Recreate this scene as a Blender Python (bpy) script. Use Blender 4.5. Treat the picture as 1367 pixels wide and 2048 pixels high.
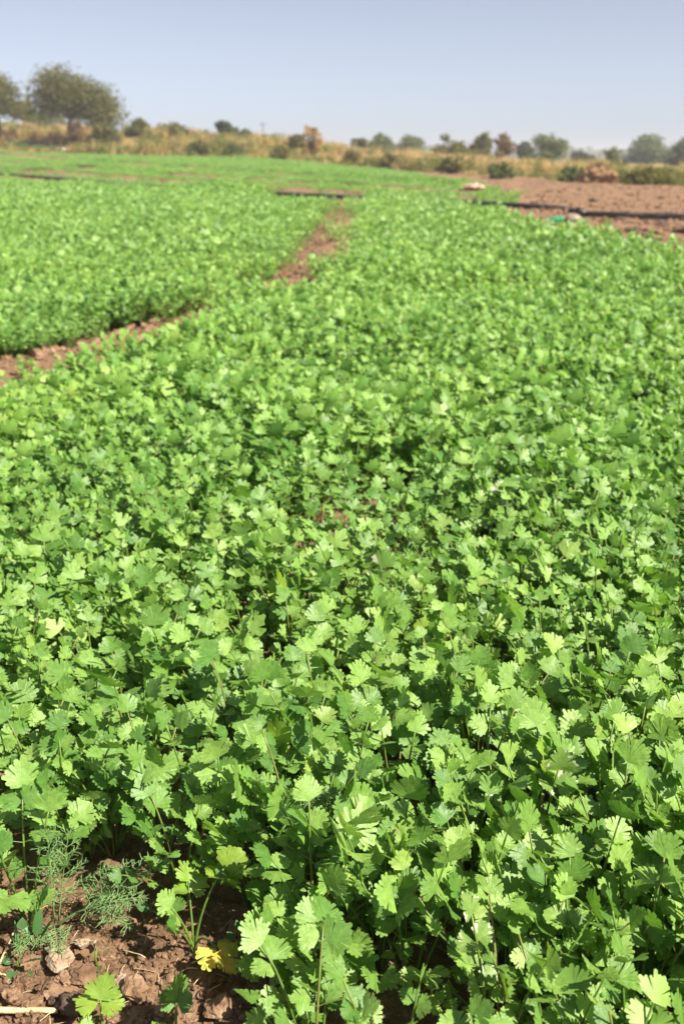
import bpy, bmesh, math, random
import numpy as np
from mathutils import Vector, Matrix, Euler, Quaternion

for o in list(bpy.data.objects):
    bpy.data.objects.remove(o)
S = bpy.context.scene
COL = S.collection
R = math.radians

# ------------------------------------------------------------------ camera
F, CX, CY, HOR, CAMZ = 1991.0, 683.5, 1024.0, 318.0, 0.75     # photo pixels
PITCH = math.atan((CY - HOR) / F)
cam_d = bpy.data.cameras.new('camera')
cam = bpy.data.objects.new('camera', cam_d)
COL.objects.link(cam)
cam.location = (0, 0, CAMZ)
cam.rotation_euler = (math.pi / 2 - PITCH, 0, 0)
cam_d.sensor_fit = 'VERTICAL'
cam_d.sensor_height = 36.0
cam_d.lens = 36.0 * F / 2048.0
cam_d.clip_start = 0.02
cam_d.clip_end = 6000
cam_d.dof.use_dof = True
cam_d.dof.focus_distance = 1.0
cam_d.dof.aperture_fstop = 8.0
S.camera = cam

# ------------------------------------------------------------------ sky, sun, exposure
SUN_EL, SUN_AZ = R(48), R(121)          # azimuth clockwise from +Y: right of and behind the camera
SUN = Vector((math.sin(SUN_AZ) * math.cos(SUN_EL), math.cos(SUN_AZ) * math.cos(SUN_EL), math.sin(SUN_EL)))
world = bpy.data.worlds.new('World')
S.world = world
world.use_nodes = True
wn = world.node_tree
wn.nodes.clear()
sky = wn.nodes.new('ShaderNodeTexSky')
sky.sky_type = 'NISHITA'
sky.sun_disc = False
sky.sun_elevation = SUN_EL
sky.sun_rotation = SUN_AZ
sky.air_density = 0.5
sky.dust_density = 1.0
sky.ozone_density = 4.0
sky.altitude = 0
bg = wn.nodes.new('ShaderNodeBackground')
bg.inputs['Strength'].default_value = 0.072
wo = wn.nodes.new('ShaderNodeOutputWorld')
hs = wn.nodes.new('ShaderNodeHueSaturation')          # dusty, washed-out blue
hs.inputs['Saturation'].default_value = 0.52
wn.links.new(sky.outputs[0], hs.inputs['Color'])
wn.links.new(hs.outputs[0], bg.inputs[0])
wn.links.new(bg.outputs[0], wo.inputs[0])

sun_d = bpy.data.lights.new('sun', 'SUN')
sun_d.energy = 5.0
sun_d.angle = R(0.5)
sun_d.color = (1.0, 0.93, 0.80)
sun = bpy.data.objects.new('sun', sun_d)
COL.objects.link(sun)
sun.rotation_euler = SUN.to_track_quat('Z', 'Y').to_euler()

S.view_settings.view_transform = 'Standard'
S.view_settings.look = 'None'
S.view_settings.gamma = 1.0
S.view_settings.use_curve_mapping = False
S.view_settings.exposure = 1.15
S.render.engine = 'CYCLES'
S.render.resolution_x = 683
S.render.resolution_y = 1024
S.cycles.max_bounces = 5
S.cycles.diffuse_bounces = 2
S.cycles.glossy_bounces = 2
S.cycles.transmission_bounces = 3
S.cycles.transparent_max_bounces = 4
S.cycles.volume_bounces = 0

# ------------------------------------------------------------------ numpy noise
def _hash(ix, iy, seed):
    h = (ix.astype(np.int64) * 374761393 + iy.astype(np.int64) * 668265263 + seed * 1442695041) & 0xffffffff
    h = ((h ^ (h >> 13)) * 1274126177) & 0xffffffff
    return ((h ^ (h >> 16)) & 0xffffff) / float(0xffffff)

def vnoise(x, y, seed=0):
    x = np.asarray(x, float); y = np.asarray(y, float)
    ix, iy = np.floor(x), np.floor(y)
    fx, fy = x - ix, y - iy
    fx = fx * fx * (3 - 2 * fx); fy = fy * fy * (3 - 2 * fy)
    a = _hash(ix, iy, seed); b = _hash(ix + 1, iy, seed)
    c = _hash(ix, iy + 1, seed); d = _hash(ix + 1, iy + 1, seed)
    return (a * (1 - fx) + b * fx) * (1 - fy) + (c * (1 - fx) + d * fx) * fy

def fbm(x, y, seed=0, o=4):
    s, a, t = 0, 1.0, 0
    for k in range(o):
        s = s + a * vnoise(x * 2 ** k, y * 2 ** k, seed + k * 7)
        t += a; a *= 0.5
    return s / t

def clodf(x, y, seed=0):
    """rounded lumps: voronoi cells, each with its own height"""
    ix, iy = np.floor(x), np.floor(y)
    best = np.full(np.shape(x), 9.0); bid = np.zeros(np.shape(x))
    for dx in (-1, 0, 1):
        for dy in (-1, 0, 1):
            cx, cy = ix + dx, iy + dy
            px = cx + _hash(cx, cy, seed); py = cy + _hash(cx, cy, seed + 3)
            d = (px - x) ** 2 + (py - y) ** 2
            m = d < best
            best = np.where(m, d, best); bid = np.where(m, _hash(cx, cy, seed + 5), bid)
    return np.clip(1 - best * 1.9, 0, 1) * bid

def sstep(a, b, x):
    t = np.clip((np.asarray(x, float) - a) / (b - a), 0, 1)
    return t * t * (3 - 2 * t)

# ------------------------------------------------------------------ terrain
def interp(x, xs, ys):
    return np.interp(x, xs, ys)

def edge_y(x):                      # where the fields end and the grassy bank begins
    return interp(x, [-40, -16, -4, 2.3, 5.4, 9.1, 20, 40], [58, 50, 46, 42, 36, 29, 22, 16])

BUND = [(-2.4, 2.6), (-1.5, 3.25), (-1.13, 3.6), (-0.89, 4.0), (-0.78, 4.35), (-0.53, 5.15), (-0.36, 5.8), (-0.22, 6.7), (-0.16, 7.8),
        (-0.1, 11.0), (0.0, 14.5), (0.06, 17.6)]
PIPE = [(16.0, 8.4), (9.0, 10.9), (4.36, 13.25), (3.6, 13.75), (2.9, 14.35), (1.86, 16.2), (0.9, 17.3), (0.06, 18.4), (-1.2, 19.7),
        (-3.0, 21.9), (-5.4, 25.0), (-8.0, 28.2), (-9.9, 30.4), (-14, 34.5), (-22, 42)]

RIDGES = (3.2, 6.6, 11.5)

def poly_dist(x, y, pl):
    x = np.asarray(x, float); y = np.asarray(y, float)
    d = np.full(np.shape(x), 1e9)
    for (ax, ay), (bx, by) in zip(pl[:-1], pl[1:]):
        vx, vy = bx - ax, by - ay
        t = np.clip(((x - ax) * vx + (y - ay) * vy) / (vx * vx + vy * vy), 0, 1)
        d = np.minimum(d, np.hypot(x - ax - t * vx, y - ay - t * vy))
    return d

def pipe_side(x, y):                # > 0 beyond the pipe
    xs = [p[0] for p in PIPE][::-1]; ys = [p[1] for p in PIPE][::-1]
    return np.asarray(y) - interp(x, xs, ys)

def pipe_open(x, n=0.5):             # how far the crop keeps clear of the pipe along its length
    return interp(x, [-12, -6.9, -6.2, -3.7, -3.2, -1.6, -1.25, 0.25, 0.5, 1.0, 1.2, 1.75, 1.95], [0.75, 0.75, 0.35, 0.3, 0.0, 0.0, 0.8, 0.8, 0.2, 0.2, 0.0, 0.1, 1.0]) * (0.7 + 0.6 * n)

def base_z(x, y):
    x = np.asarray(x, float); y = np.asarray(y, float)
    g = interp(x, [-20, -10, -3, 2, 6, 10, 20], [1.05, 0.95, 0.9, 0.5, 0.45, 0.25, 0.1])
    yy = np.minimum(y, 52)
    z = 0.0055 * np.clip(yy - 18, 0, None) ** 1.5 * g
    e = edge_y(x)
    b = interp(x, [-30, -19, -9, -2, 4, 9, 16], [1.35, 1.25, 0.80, 0.42, 0.15, 0.02, 0.0])
    z = z + b * sstep(1.5, 12, y - e)
    far = sstep(75, 115, y)
    z = z * (1 - far) + 0.35 * far
    return z

def bare_front(x):                  # front edge of the stand (bare soil nearer than this)
    return interp(x, [-1.2, -0.40, -0.30, -0.24, -0.17, -0.10, -0.055, -0.02, 0.03, 0.08, 0.3, 1.2],
                  [0.81, 0.82, 0.83, 0.86, 0.83, 0.77, 0.68, 0.57, 0.46, 0.40, 0.37, 0.36])

def cover(x, y):
    """0 bare soil .. 1 full coriander"""
    x = np.asarray(x, float); y = np.asarray(y, float)
    c = np.ones(np.shape(x))
    c = c * (y > bare_front(x))
    n = fbm(x * 2.2, y * 2.2, 11, 3)
    # ridge between the beds
    bw = interp(y, [2.6, 3.2, 3.66, 3.74, 3.80, 3.88, 4.3, 4.5, 5.0, 5.2, 5.9, 6.15, 6.3, 6.6, 7.6, 8, 9.5, 12, 18],
                [0.10, 0.28, 0.28, 0.12, 0.12, 0.24, 0.24, 0.06, 0.05, 0.25, 0.26, 0.13, 0.13, 0.26, 0.27, 0.22, 0.24, 0.20, 0.20]) * (0.15 + 1.0 * n + 0.9 * fbm(x * 7, y * 7, 12, 2))
    c = c * np.where(poly_dist(x, y + interp(y, [3, 5, 7], [0.16, 0.12, 0.03]), BUND) > bw, 1, 0.10)
    for ex, ey, ax, ay in ((-1.14, 3.24, 0.30, 0.50), (-0.80, 3.82, 0.20, 0.42), (-0.40, 5.45, 0.18, 0.50), (-0.19, 7.6, 0.20, 0.9)):
        c = c * np.where(((x - ex) / ax) ** 2 + ((y - ey) / ay) ** 2 < 0.55 + 0.9 * fbm(x * 6, y * 6, 14, 2), 0.07, 1)
    # opening in the stand
    c = c * (1 - 1.0 * np.exp(-(((x - 0.09) / 0.19) ** 2 + ((y - 1.96) / 0.30) ** 2)))
    # right-hand ploughed ground
    rb = 0.35 * (n - 0.5) + interp(y, [0, 5.5, 7.1, 9.4, 11, 14, 17, 28, 45], [6.0, 3.2, 2.40, 2.15, 1.90, 2.0, 2.9, 3.5, 1.2])
    c = c * (x < rb)
    # strip along the pipe
    ps = pipe_side(x, y)
    n2 = fbm(x * 0.6, y * 0.6, 23, 3)
    c = c * np.where(np.abs(ps + 0.45) < 1.3 * pipe_open(x, n), 0.05, 1)
    c = c * np.where((ps < 0) & (ps > -1.4) & (x > 1.9), 0.15, 1)
    # low ridges beyond the pipe
    for off, w, th in ((3.2, 1.0, 0.47), (6.6, 1.1, 0.42), (11.5, 0.9, 0.52)):
        k = np.abs(ps - off + 0.25 - 0.8 * (n2 - 0.5)) < w
        c = c * np.where(k & (fbm(x * 0.35, y * 0.35, 41 + int(off), 2) > th - 0.06), 0.08, 1)
    c = c * np.where(y > edge_y(x) - 0.5 - 2.5 * (x > -1) * n, 0, 1)
    # mottled density
    c = c * np.clip(0.70 + 0.9 * (fbm(x * 1.3, y * 1.3, 77, 3) - 0.30), 0.4, 1)
    return c

def ground_z(x, y, detail=True):
    x = np.asarray(x, float); y = np.asarray(y, float)
    z = base_z(x, y)
    z = z + 0.06 * np.exp(-(poly_dist(x, y, BUND) / 0.20) ** 2)
    ps = pipe_side(x, y)
    z = z + 0.07 * np.exp(-((ps + 0.15) / 0.8) ** 2) * (x < 3) * (y > 8)
    for off in RIDGES:
        z = z + 0.13 * np.exp(-((ps - off) / 0.9) ** 2) * sstep(4.5, 3.0, x) * (y < edge_y(x))
    if detail:
        near = 1 - sstep(2.0, 5.0, y)
        bare = sstep(0.02, -0.05, y - bare_front(x))
        z = z + near * ((0.006 + 0.006 * bare) * (fbm(x * 14, y * 14, 3, 4) - 0.5) * 2
                        + 0.011 * clodf(x * 34, y * 34, 5) * (0.4 + bare)
                        + 0.006 * clodf(x * 75, y * 75, 15) * (0.4 + bare))
        mid = sstep(2.0, 5.0, y) * (1 - sstep(40, 60, y))
        fieldr = sstep(2.5, 3.2, x) * sstep(6, 9, y)
        z = z + mid * (0.02 + 0.055 * fieldr) * (fbm(x * 2.4, y * 2.4, 9, 3) - 0.5) * 2
        bank = sstep(0.0, 4.0, y - edge_y(x)) * (1 - sstep(80, 120, y))
        z = z + bank * 0.22 * (fbm(x * 0.35, y * 0.35, 19, 3) - 0.5)
    return z

def gz(x, y):
    return float(ground_z(np.array([x]), np.array([y]))[0])

def pix(u, v, y):
    """world point seen at photo pixel (u, v), at distance y in front of the camera"""
    up = CY - v
    dy = F * math.cos(PITCH) + up * math.sin(PITCH)
    dz = -F * math.sin(PITCH) + up * math.cos(PITCH)
    return Vector(((u - CX) / dy * y, y, CAMZ + dz / dy * y))

_OY = 0.4 * 1.003 ** np.arange(1905)
def on_ground(u, v):
    up = CY - v
    dy = F * math.cos(PITCH) + up * math.sin(PITCH)
    dz = -F * math.sin(PITCH) + up * math.cos(PITCH)
    hit = np.nonzero(CAMZ + dz / dy * _OY <= base_z((u - CX) / dy * _OY, _OY))[0]
    y0 = _OY[hit[0]] if len(hit) else 119.0
    ys = y0 * np.linspace(0.93, 1.02, 90)
    zs = ground_z((u - CX) / dy * ys, ys)
    hit = np.nonzero(CAMZ + dz / dy * ys <= zs)[0]
    return pix(u, v, float(ys[hit[0]]) if len(hit) else float(y0))

# ------------------------------------------------------------------ helpers: objects and meshes
def link(o, parent=None):
    COL.objects.link(o)
    if parent is not None:
        o.parent = parent
    return o

def tag(o, label=None, cat=None, group=None, kind=None):
    if label: o['label'] = label
    if cat: o['category'] = cat
    if group: o['group'] = group
    if kind: o['kind'] = kind
    return o

def mesh(name, verts, faces, mat=None, smooth=True, attrs=None):
    me = bpy.data.meshes.new(name)
    me.from_pydata([tuple(v) for v in verts], [], [tuple(f) for f in faces])
    if smooth:
        me.polygons.foreach_set('use_smooth', np.ones(len(me.polygons), bool))
    if mat: me.materials.append(mat)
    if attrs:
        for k, a in attrs.items():
            at = me.attributes.new(k, 'FLOAT', 'POINT')
            at.data.foreach_set('value', np.asarray(a, np.float32))
    me.update()
    return me

def obj(name, me, parent=None, loc=None, M=None):
    o = bpy.data.objects.new(name, me)
    link(o, parent)
    if M is not None: o.matrix_basis = M
    if loc is not None: o.location = loc
    return o

def empty(name, loc=(0, 0, 0)):
    o = bpy.data.objects.new(name, None)
    o.empty_display_size = 0.05
    link(o)
    o.location = loc
    return o

class MB:
    """collects shapes into one mesh"""
    def __init__(s):
        s.v = []; s.f = []
    def add(s, vs, fs):
        n = len(s.v)
        s.v.extend(vs); s.f.extend([tuple(i + n for i in f) for f in fs])
    def tube(s, pts, rad, sides=4, cap=True):
        pts = [Vector(p) for p in pts]
        if not hasattr(rad, '__len__'): rad = [rad] * len(pts)
        n = len(s.v)
        up = None
        for i, p in enumerate(pts):
            t = (pts[min(i + 1, len(pts) - 1)] - pts[max(i - 1, 0)])
            if t.length < 1e-9: t = Vector((0, 0, 1))
            t.normalize()
            a = up if up is not None else (Vector((1, 0, 0)) if abs(t.x) < 0.8 else Vector((0, 1, 0)))
            a = a - t * a.dot(t)
            if a.length < 1e-6: a = t.orthogonal()
            a.normalize(); up = a
            b = t.cross(a)
            for k in range(sides):
                w = 2 * math.pi * k / sides
                s.v.append(p + (a * math.cos(w) + b * math.sin(w)) * rad[i])
        for i in range(len(pts) - 1):
            for k in range(sides):
                k2 = (k + 1) % sides
                s.f.append((n + i * sides + k, n + i * sides + k2, n + (i + 1) * sides + k2, n + (i + 1) * sides + k))
        if cap:
            s.f.append(tuple(n + k for k in range(sides))[::-1])
            m = n + (len(pts) - 1) * sides
            s.f.append(tuple(m + k for k in range(sides)))
    def build(s, name, mat, parent=None, smooth=True, M=None):
        return obj(name, mesh(name, s.v, s.f, mat, smooth), parent, M=M)

# ------------------------------------------------------------------ materials
def new_mat(name):
    m = bpy.data.materials.new(name)
    m.use_nodes = True
    nt = m.node_tree
    nt.nodes.clear()
    out = nt.nodes.new('ShaderNodeOutputMaterial')
    return m, nt, out

def N(nt, typ, **kw):
    n = nt.nodes.new(typ)
    for k, v in kw.items():
        setattr(n, k, v)
    return n

def ramp(nt, fac, stops):
    r = N(nt, 'ShaderNodeValToRGB')
    el = r.color_ramp.elements
    while len(el) < len(stops): el.new(0.5)
    for e, (p, c) in zip(el, stops):
        e.position = p; e.color = (*c, 1)
    nt.links.new(fac, r.inputs[0])
    return r.outputs[0]

def leaf_mat(name, stops, trans=0.35, tcol=(0.22, 0.40, 0.03), rough=0.42, spec=0.45, grain=60.0, vein=0.25, spot=None, wax=0.0, bump=True, patch=False, veins=False):
    """foliage: diffuse + gloss on the surface, some light let through; tint differs from leaf to leaf"""
    m, nt, out = new_mat(name)
    L = nt.links.new
    oi = N(nt, 'ShaderNodeObjectInfo')
    at = N(nt, 'ShaderNodeAttribute', attribute_name='lv')
    ad = N(nt, 'ShaderNodeMath', operation='ADD'); L(oi.outputs['Random'], ad.inputs[0]); L(at.outputs['Fac'], ad.inputs[1])
    fr = N(nt, 'ShaderNodeMath', operation='FRACT'); L(ad.outputs[0], fr.inputs[0])
    base = ramp(nt, fr.outputs[0], stops)
    tc = N(nt, 'ShaderNodeTexCoord')
    ns = N(nt, 'ShaderNodeTexNoise'); ns.inputs['Scale'].default_value = grain; ns.inputs['Detail'].default_value = 3
    L(tc.outputs['Object'], ns.inputs['Vector'])
    mr = N(nt, 'ShaderNodeMapRange'); mr.inputs[1].default_value = 0.3; mr.inputs[2].default_value = 0.7
    mr.inputs[3].default_value = 0.78; mr.inputs[4].default_value = 1.22
    L(ns.outputs[0], mr.inputs[0])
    va = N(nt, 'ShaderNodeAttribute', attribute_name='vein')
    vm = N(nt, 'ShaderNodeMath', operation='MULTIPLY_ADD'); vm.inputs[1].default_value = vein; L(va.outputs['Fac'], vm.inputs[0]); L(mr.outputs[0], vm.inputs[2])
    mul = N(nt, 'ShaderNodeVectorMath', operation='SCALE'); L(base, mul.inputs[0]); L(vm.outputs[0], mul.inputs['Scale'])
    colout = mul.outputs[0]
    hgt = ns.outputs[0]
    if veins:                                   # veins fanning out from the leaflet's base
        sx = N(nt, 'ShaderNodeSeparateXYZ'); L(tc.outputs['Object'], sx.inputs[0])
        yo = N(nt, 'ShaderNodeMath', operation='SUBTRACT'); L(sx.outputs[1], yo.inputs[0]); yo.inputs[1].default_value = 0.06
        an = N(nt, 'ShaderNodeMath', operation='ARCTAN2'); L(sx.outputs[0], an.inputs[0]); L(yo.outputs[0], an.inputs[1])
        wob = N(nt, 'ShaderNodeMath', operation='MULTIPLY_ADD'); L(ns.outputs[0], wob.inputs[0]); wob.inputs[1].default_value = 0.25; L(an.outputs[0], wob.inputs[2])
        k7 = N(nt, 'ShaderNodeMath', operation='MULTIPLY'); L(wob.outputs[0], k7.inputs[0]); k7.inputs[1].default_value = 6.0
        sn = N(nt, 'ShaderNodeMath', operation='SINE'); L(k7.outputs[0], sn.inputs[0])
        ab = N(nt, 'ShaderNodeMath', operation='ABSOLUTE'); L(sn.outputs[0], ab.inputs[0])
        vr = N(nt, 'ShaderNodeMapRange'); vr.inputs[1].default_value = 0.0; vr.inputs[2].default_value = 0.35; vr.inputs[3].default_value = 1.0; vr.inputs[4].default_value = 0.0
        L(ab.outputs[0], vr.inputs[0])
        vs = N(nt, 'ShaderNodeMath', operation='MULTIPLY_ADD'); L(vr.outputs[0], vs.inputs[0]); vs.inputs[1].default_value = 0.22; vs.inputs[2].default_value = 0.95
        vm2 = N(nt, 'ShaderNodeVectorMath', operation='SCALE'); L(colout, vm2.inputs[0]); L(vs.outputs[0], vm2.inputs['Scale'])
        colout = vm2.outputs[0]
        hg = N(nt, 'ShaderNodeMath', operation='MULTIPLY_ADD'); L(vr.outputs[0], hg.inputs[0]); hg.inputs[1].default_value = -0.35; L(ns.outputs[0], hg.inputs[2])
        hgt = hg.outputs[0]
    if patch:                                   # stronger and weaker growth across the field
        ge = N(nt, 'ShaderNodeNewGeometry')
        n3 = N(nt, 'ShaderNodeTexNoise'); n3.inputs['Scale'].default_value = 1.1; n3.inputs['Detail'].default_value = 3
        L(ge.outputs['Position'], n3.inputs['Vector'])
        pc = ramp(nt, n3.outputs[0], [(0.33, (0.84, 0.88, 0.9)), (0.5, (1.0, 1.0, 1.0)), (0.68, (1.16, 1.07, 1.0))])
        pm = N(nt, 'ShaderNodeVectorMath', operation='MULTIPLY'); L(colout, pm.inputs[0]); L(pc, pm.inputs[1])
        colout = pm.outputs[0]
    if spot:
        n2 = N(nt, 'ShaderNodeTexNoise'); n2.inputs['Scale'].default_value = spot[1]; n2.inputs['Detail'].default_value = 2
        L(tc.outputs['Object'], n2.inputs['Vector'])
        m2 = N(nt, 'ShaderNodeMapRange'); m2.inputs[1].default_value = spot[2]; m2.inputs[2].default_value = spot[3]; L(n2.outputs[0], m2.inputs[0])
        mx = N(nt, 'ShaderNodeMix', data_type='RGBA'); L(m2.outputs[0], mx.inputs[0]); L(colout, mx.inputs[6]); mx.inputs[7].default_value = (*spot[0], 1)
        colout = mx.outputs[2]
    p = N(nt, 'ShaderNodeBsdfPrincipled')
    L(colout, p.inputs['Base Color'])
    p.inputs['Roughness'].default_value = rough
    p.inputs['Specular IOR Level'].default_value = spec
    if wax:
        p.inputs['Sheen Weight'].default_value = wax; p.inputs['Sheen Roughness'].default_value = 0.4
    bp = N(nt, 'ShaderNodeBump'); bp.inputs['Strength'].default_value = 0.3; bp.inputs['Distance'].default_value = 0.004
    if bump: L(hgt, bp.inputs['Height']); L(bp.outputs[0], p.inputs['Normal'])
    t = N(nt, 'ShaderNodeBsdfTranslucent')
    tm = N(nt, 'ShaderNodeVectorMath', operation='MULTIPLY'); L(colout, tm.inputs[0]); tm.inputs[1].default_value = tcol
    L(tm.outputs[0], t.inputs['Color'])
    mix = N(nt, 'ShaderNodeMixShader'); mix.inputs[0].default_value = trans
    L(p.outputs[0], mix.inputs[1]); L(t.outputs[0], mix.inputs[2]); L(mix.outputs[0], out.inputs[0])
    return m

def rough_mat(name, stops, scale=8.0, rough=0.9, bump=0.4, bscale=None, spec=0.2, coord='Object', rnd=0.0, dist=0.02):
    m, nt, out = new_mat(name)
    L = nt.links.new
    tc = N(nt, 'ShaderNodeTexCoord')
    ns = N(nt, 'ShaderNodeTexNoise'); ns.inputs['Scale'].default_value = scale; ns.inputs['Detail'].default_value = 6
    L(tc.outputs[coord], ns.inputs['Vector'])
    fac = ns.outputs[0]
    if rnd:
        oi = N(nt, 'ShaderNodeObjectInfo')
        a = N(nt, 'ShaderNodeMath', operation='MULTIPLY_ADD'); a.inputs[1].default_value = rnd; L(oi.outputs['Random'], a.inputs[0]); L(fac, a.inputs[2])
        b = N(nt, 'ShaderNodeMath', operation='SUBTRACT'); L(a.outputs[0], b.inputs[0]); b.inputs[1].default_value = rnd / 2
        fac = b.outputs[0]
    c = ramp(nt, fac, stops)
    p = N(nt, 'ShaderNodeBsdfPrincipled')
    p.inputs['Roughness'].default_value = rough; p.inputs['Specular IOR Level'].default_value = spec
    L(c, p.inputs['Base Color'])
    n2 = N(nt, 'ShaderNodeTexNoise'); n2.inputs['Scale'].default_value = bscale or scale * 4; n2.inputs['Detail'].default_value = 6
    L(tc.outputs[coord], n2.inputs['Vector'])
    bp = N(nt, 'ShaderNodeBump'); bp.inputs['Strength'].default_value = bump; bp.inputs['Distance'].default_value = dist
    L(n2.outputs[0], bp.inputs['Height']); L(bp.outputs[0], p.inputs['Normal'])
    L(p.outputs[0], out.inputs[0])
    return m

CORI = [(0.0, (0.080, 0.185, 0.031)), (0.35, (0.127, 0.243, 0.042)), (0.62, (0.168, 0.298, 0.056)), (0.86, (0.208, 0.346, 0.075)), (1.0, (0.236, 0.356, 0.080))]
TC = (1.8, 2.0, 1.0)
M_leaf = leaf_mat('coriander_leaf', CORI, 0.27, TC, 0.48, 0.45, 3.2, 0.05, patch=True, veins=True)
M_leaf_far = leaf_mat('coriander_leaf_far', CORI, 0.27, TC, 0.50, 0.38, 60, 0.05, bump=False, patch=True)
M_pale = leaf_mat('coriander_leaf_scorched', [(0, (0.12, 0.22, 0.04)), (1, (0.15, 0.24, 0.05))], 0.3, TC, 0.5, 0.4, 2.2, 0.2,
                  spot=((0.55, 0.52, 0.42), 1.6, 0.56, 0.60))
M_yellow = leaf_mat('coriander_leaf_yellow', [(0, (0.44, 0.42, 0.07)), (1, (0.55, 0.46, 0.10))], 0.35, (1.8, 1.7, 0.9), 0.45, 0.4, 2.5, 0.1,
                    spot=((0.22, 0.32, 0.05), 1.6, 0.50, 0.62))
M_lime = leaf_mat('coriander_leaf_lime', [(0, (0.18, 0.29, 0.04)), (1, (0.22, 0.31, 0.045))], 0.35, TC, 0.42, 0.45, 2.2, 0.2)
M_stalk = leaf_mat('coriander_stalk', [(0, (0.10, 0.20, 0.03)), (0.7, (0.15, 0.23, 0.04)), (1, (0.20, 0.20, 0.06))], 0.15, TC, 0.4, 0.5, 40, 0)
M_dill = leaf_mat('dill_thread', [(0, (0.17, 0.30, 0.10)), (1, (0.24, 0.36, 0.14))], 0.2, (1.6, 1.9, 1.1), 0.5, 0.4, 60, 0)
M_dillstem = leaf_mat('dill_stem', [(0, (0.08, 0.17, 0.06)), (1, (0.10, 0.19, 0.07))], 0.05, TC, 0.4, 0.5, 60, 0)
M_weed = leaf_mat('weed_leaf', [(0, (0.06, 0.15, 0.05)), (1, (0.085, 0.18, 0.06))], 0.25, TC, 0.4, 0.5, 60, 0)
M_weed_red = leaf_mat('weed_leaf_red', [(0, (0.10, 0.15, 0.05)), (0.5, (0.16, 0.15, 0.06)), (1, (0.32, 0.10, 0.08))], 0.2, TC, 0.4, 0.5, 60, 0)
M_broad = leaf_mat('broad_weed_leaf', [(0, (0.05, 0.13, 0.035)), (1, (0.07, 0.16, 0.045))], 0.25, TC, 0.35, 0.5, 40, 0.1)
M_straw = rough_mat('straw', [(0.3, (0.42, 0.31, 0.16)), (0.7, (0.62, 0.48, 0.28))], 30, 0.6, 0.2, spec=0.4)

def soil_mat():
    m, nt, out = new_mat('soil')
    L = nt.links.new
    g = N(nt, 'ShaderNodeNewGeometry')
    def noise(sc, det=6, rough=0.6):
        n = N(nt, 'ShaderNodeTexNoise'); n.inputs['Scale'].default_value = sc; n.inputs['Detail'].default_value = det
        n.inputs['Roughness'].default_value = rough
        L(g.outputs['Position'], n.inputs['Vector']); return n.outputs[0]
    fine = noise(55, 8, 0.7)
    c1 = ramp(nt, fine, [(0.28, (0.10, 0.058, 0.034)), (0.48, (0.205, 0.123, 0.073)), (0.62, (0.27, 0.170, 0.106)), (0.78, (0.38, 0.265, 0.182))])
    c2 = ramp(nt, noise(1.3, 5), [(0.3, (0.78, 0.76, 0.74)), (0.55, (1.0, 1.0, 1.0)), (0.75, (1.18, 1.12, 1.02))])
    mu = N(nt, 'ShaderNodeVectorMath', operation='MULTIPLY'); L(c1, mu.inputs[0]); L(c2, mu.inputs[1])
    # beyond the fields the ground is dry grass litter
    wv = N(nt, 'ShaderNodeAttribute', attribute_name='bank')
    bankc = ramp(nt, noise(0.5, 6), [(0.3, (0.10, 0.11, 0.035)), (0.5, (0.24, 0.18, 0.065)), (0.7, (0.34, 0.21, 0.09))])
    mx = N(nt, 'ShaderNodeMix', data_type='RGBA'); L(wv.outputs['Fac'], mx.inputs[0]); L(mu.outputs[0], mx.inputs[6]); L(bankc, mx.inputs[7])
    p = N(nt, 'ShaderNodeBsdfPrincipled'); p.inputs['Roughness'].default_value = 0.95; p.inputs['Specular IOR Level'].default_value = 0.12
    L(mx.outputs[2], p.inputs['Base Color'])
    n3 = noise(220, 6, 0.7); 
    bp = N(nt, 'ShaderNodeBump'); bp.inputs['Strength'].default_value = 0.7; bp.inputs['Distance'].default_value = 0.004
    L(n3, bp.inputs['Height'])
    n4 = noise(12, 6, 0.65)
    b2 = N(nt, 'ShaderNodeBump'); b2.inputs['Strength'].default_value = 0.5; b2.inputs['Distance'].default_value = 0.03
    L(n4, b2.inputs['Height']); L(bp.outputs[0], b2.inputs['Normal'])
    L(b2.outputs[0], p.inputs['Normal'])
    L(p.outputs[0], out.inputs[0])
    return m
M_soil = soil_mat()
CLOD = [(0.25, (0.11, 0.064, 0.038)), (0.48, (0.215, 0.130, 0.078)), (0.62, (0.28, 0.178, 0.112)), (0.80, (0.39, 0.275, 0.192))]
M_clod = rough_mat('soil_clod', CLOD, 1.4, 0.95, 0.7, 9, 0.1, rnd=0.25, dist=0.004)
M_crust = rough_mat('soil_crust', [(0.3, (0.24, 0.16, 0.105)), (0.5, (0.36, 0.26, 0.18)), (0.75, (0.44, 0.34, 0.25))], 1.6, 0.95, 0.8, 7, 0.1, dist=0.003)
M_pipe = rough_mat('black_pipe', [(0.35, (0.016, 0.017, 0.020)), (0.6, (0.035, 0.036, 0.040)), (0.75, (0.12, 0.095, 0.07))], 3.0, 0.38, 0.1, 20, 0.5)

# ------------------------------------------------------------------ ground: one sheet, fine near the camera
def axis(lo, hi, f0, f1, fine, growth, cap, capto):
    mid = list(np.arange(f0, f1, fine))
    up = []; x = mid[-1]; st = fine
    while x < hi:
        st = st * growth
        if st > cap and abs(x) < capto: st = cap
        x += st; up.append(x)
    dn = []; x = mid[0]; st = fine
    while x > lo:
        st = st * growth
        if st > cap and abs(x) < capto: st = cap
        x -= st; dn.append(x)
    return np.array(dn[::-1] + mid + up)

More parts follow.
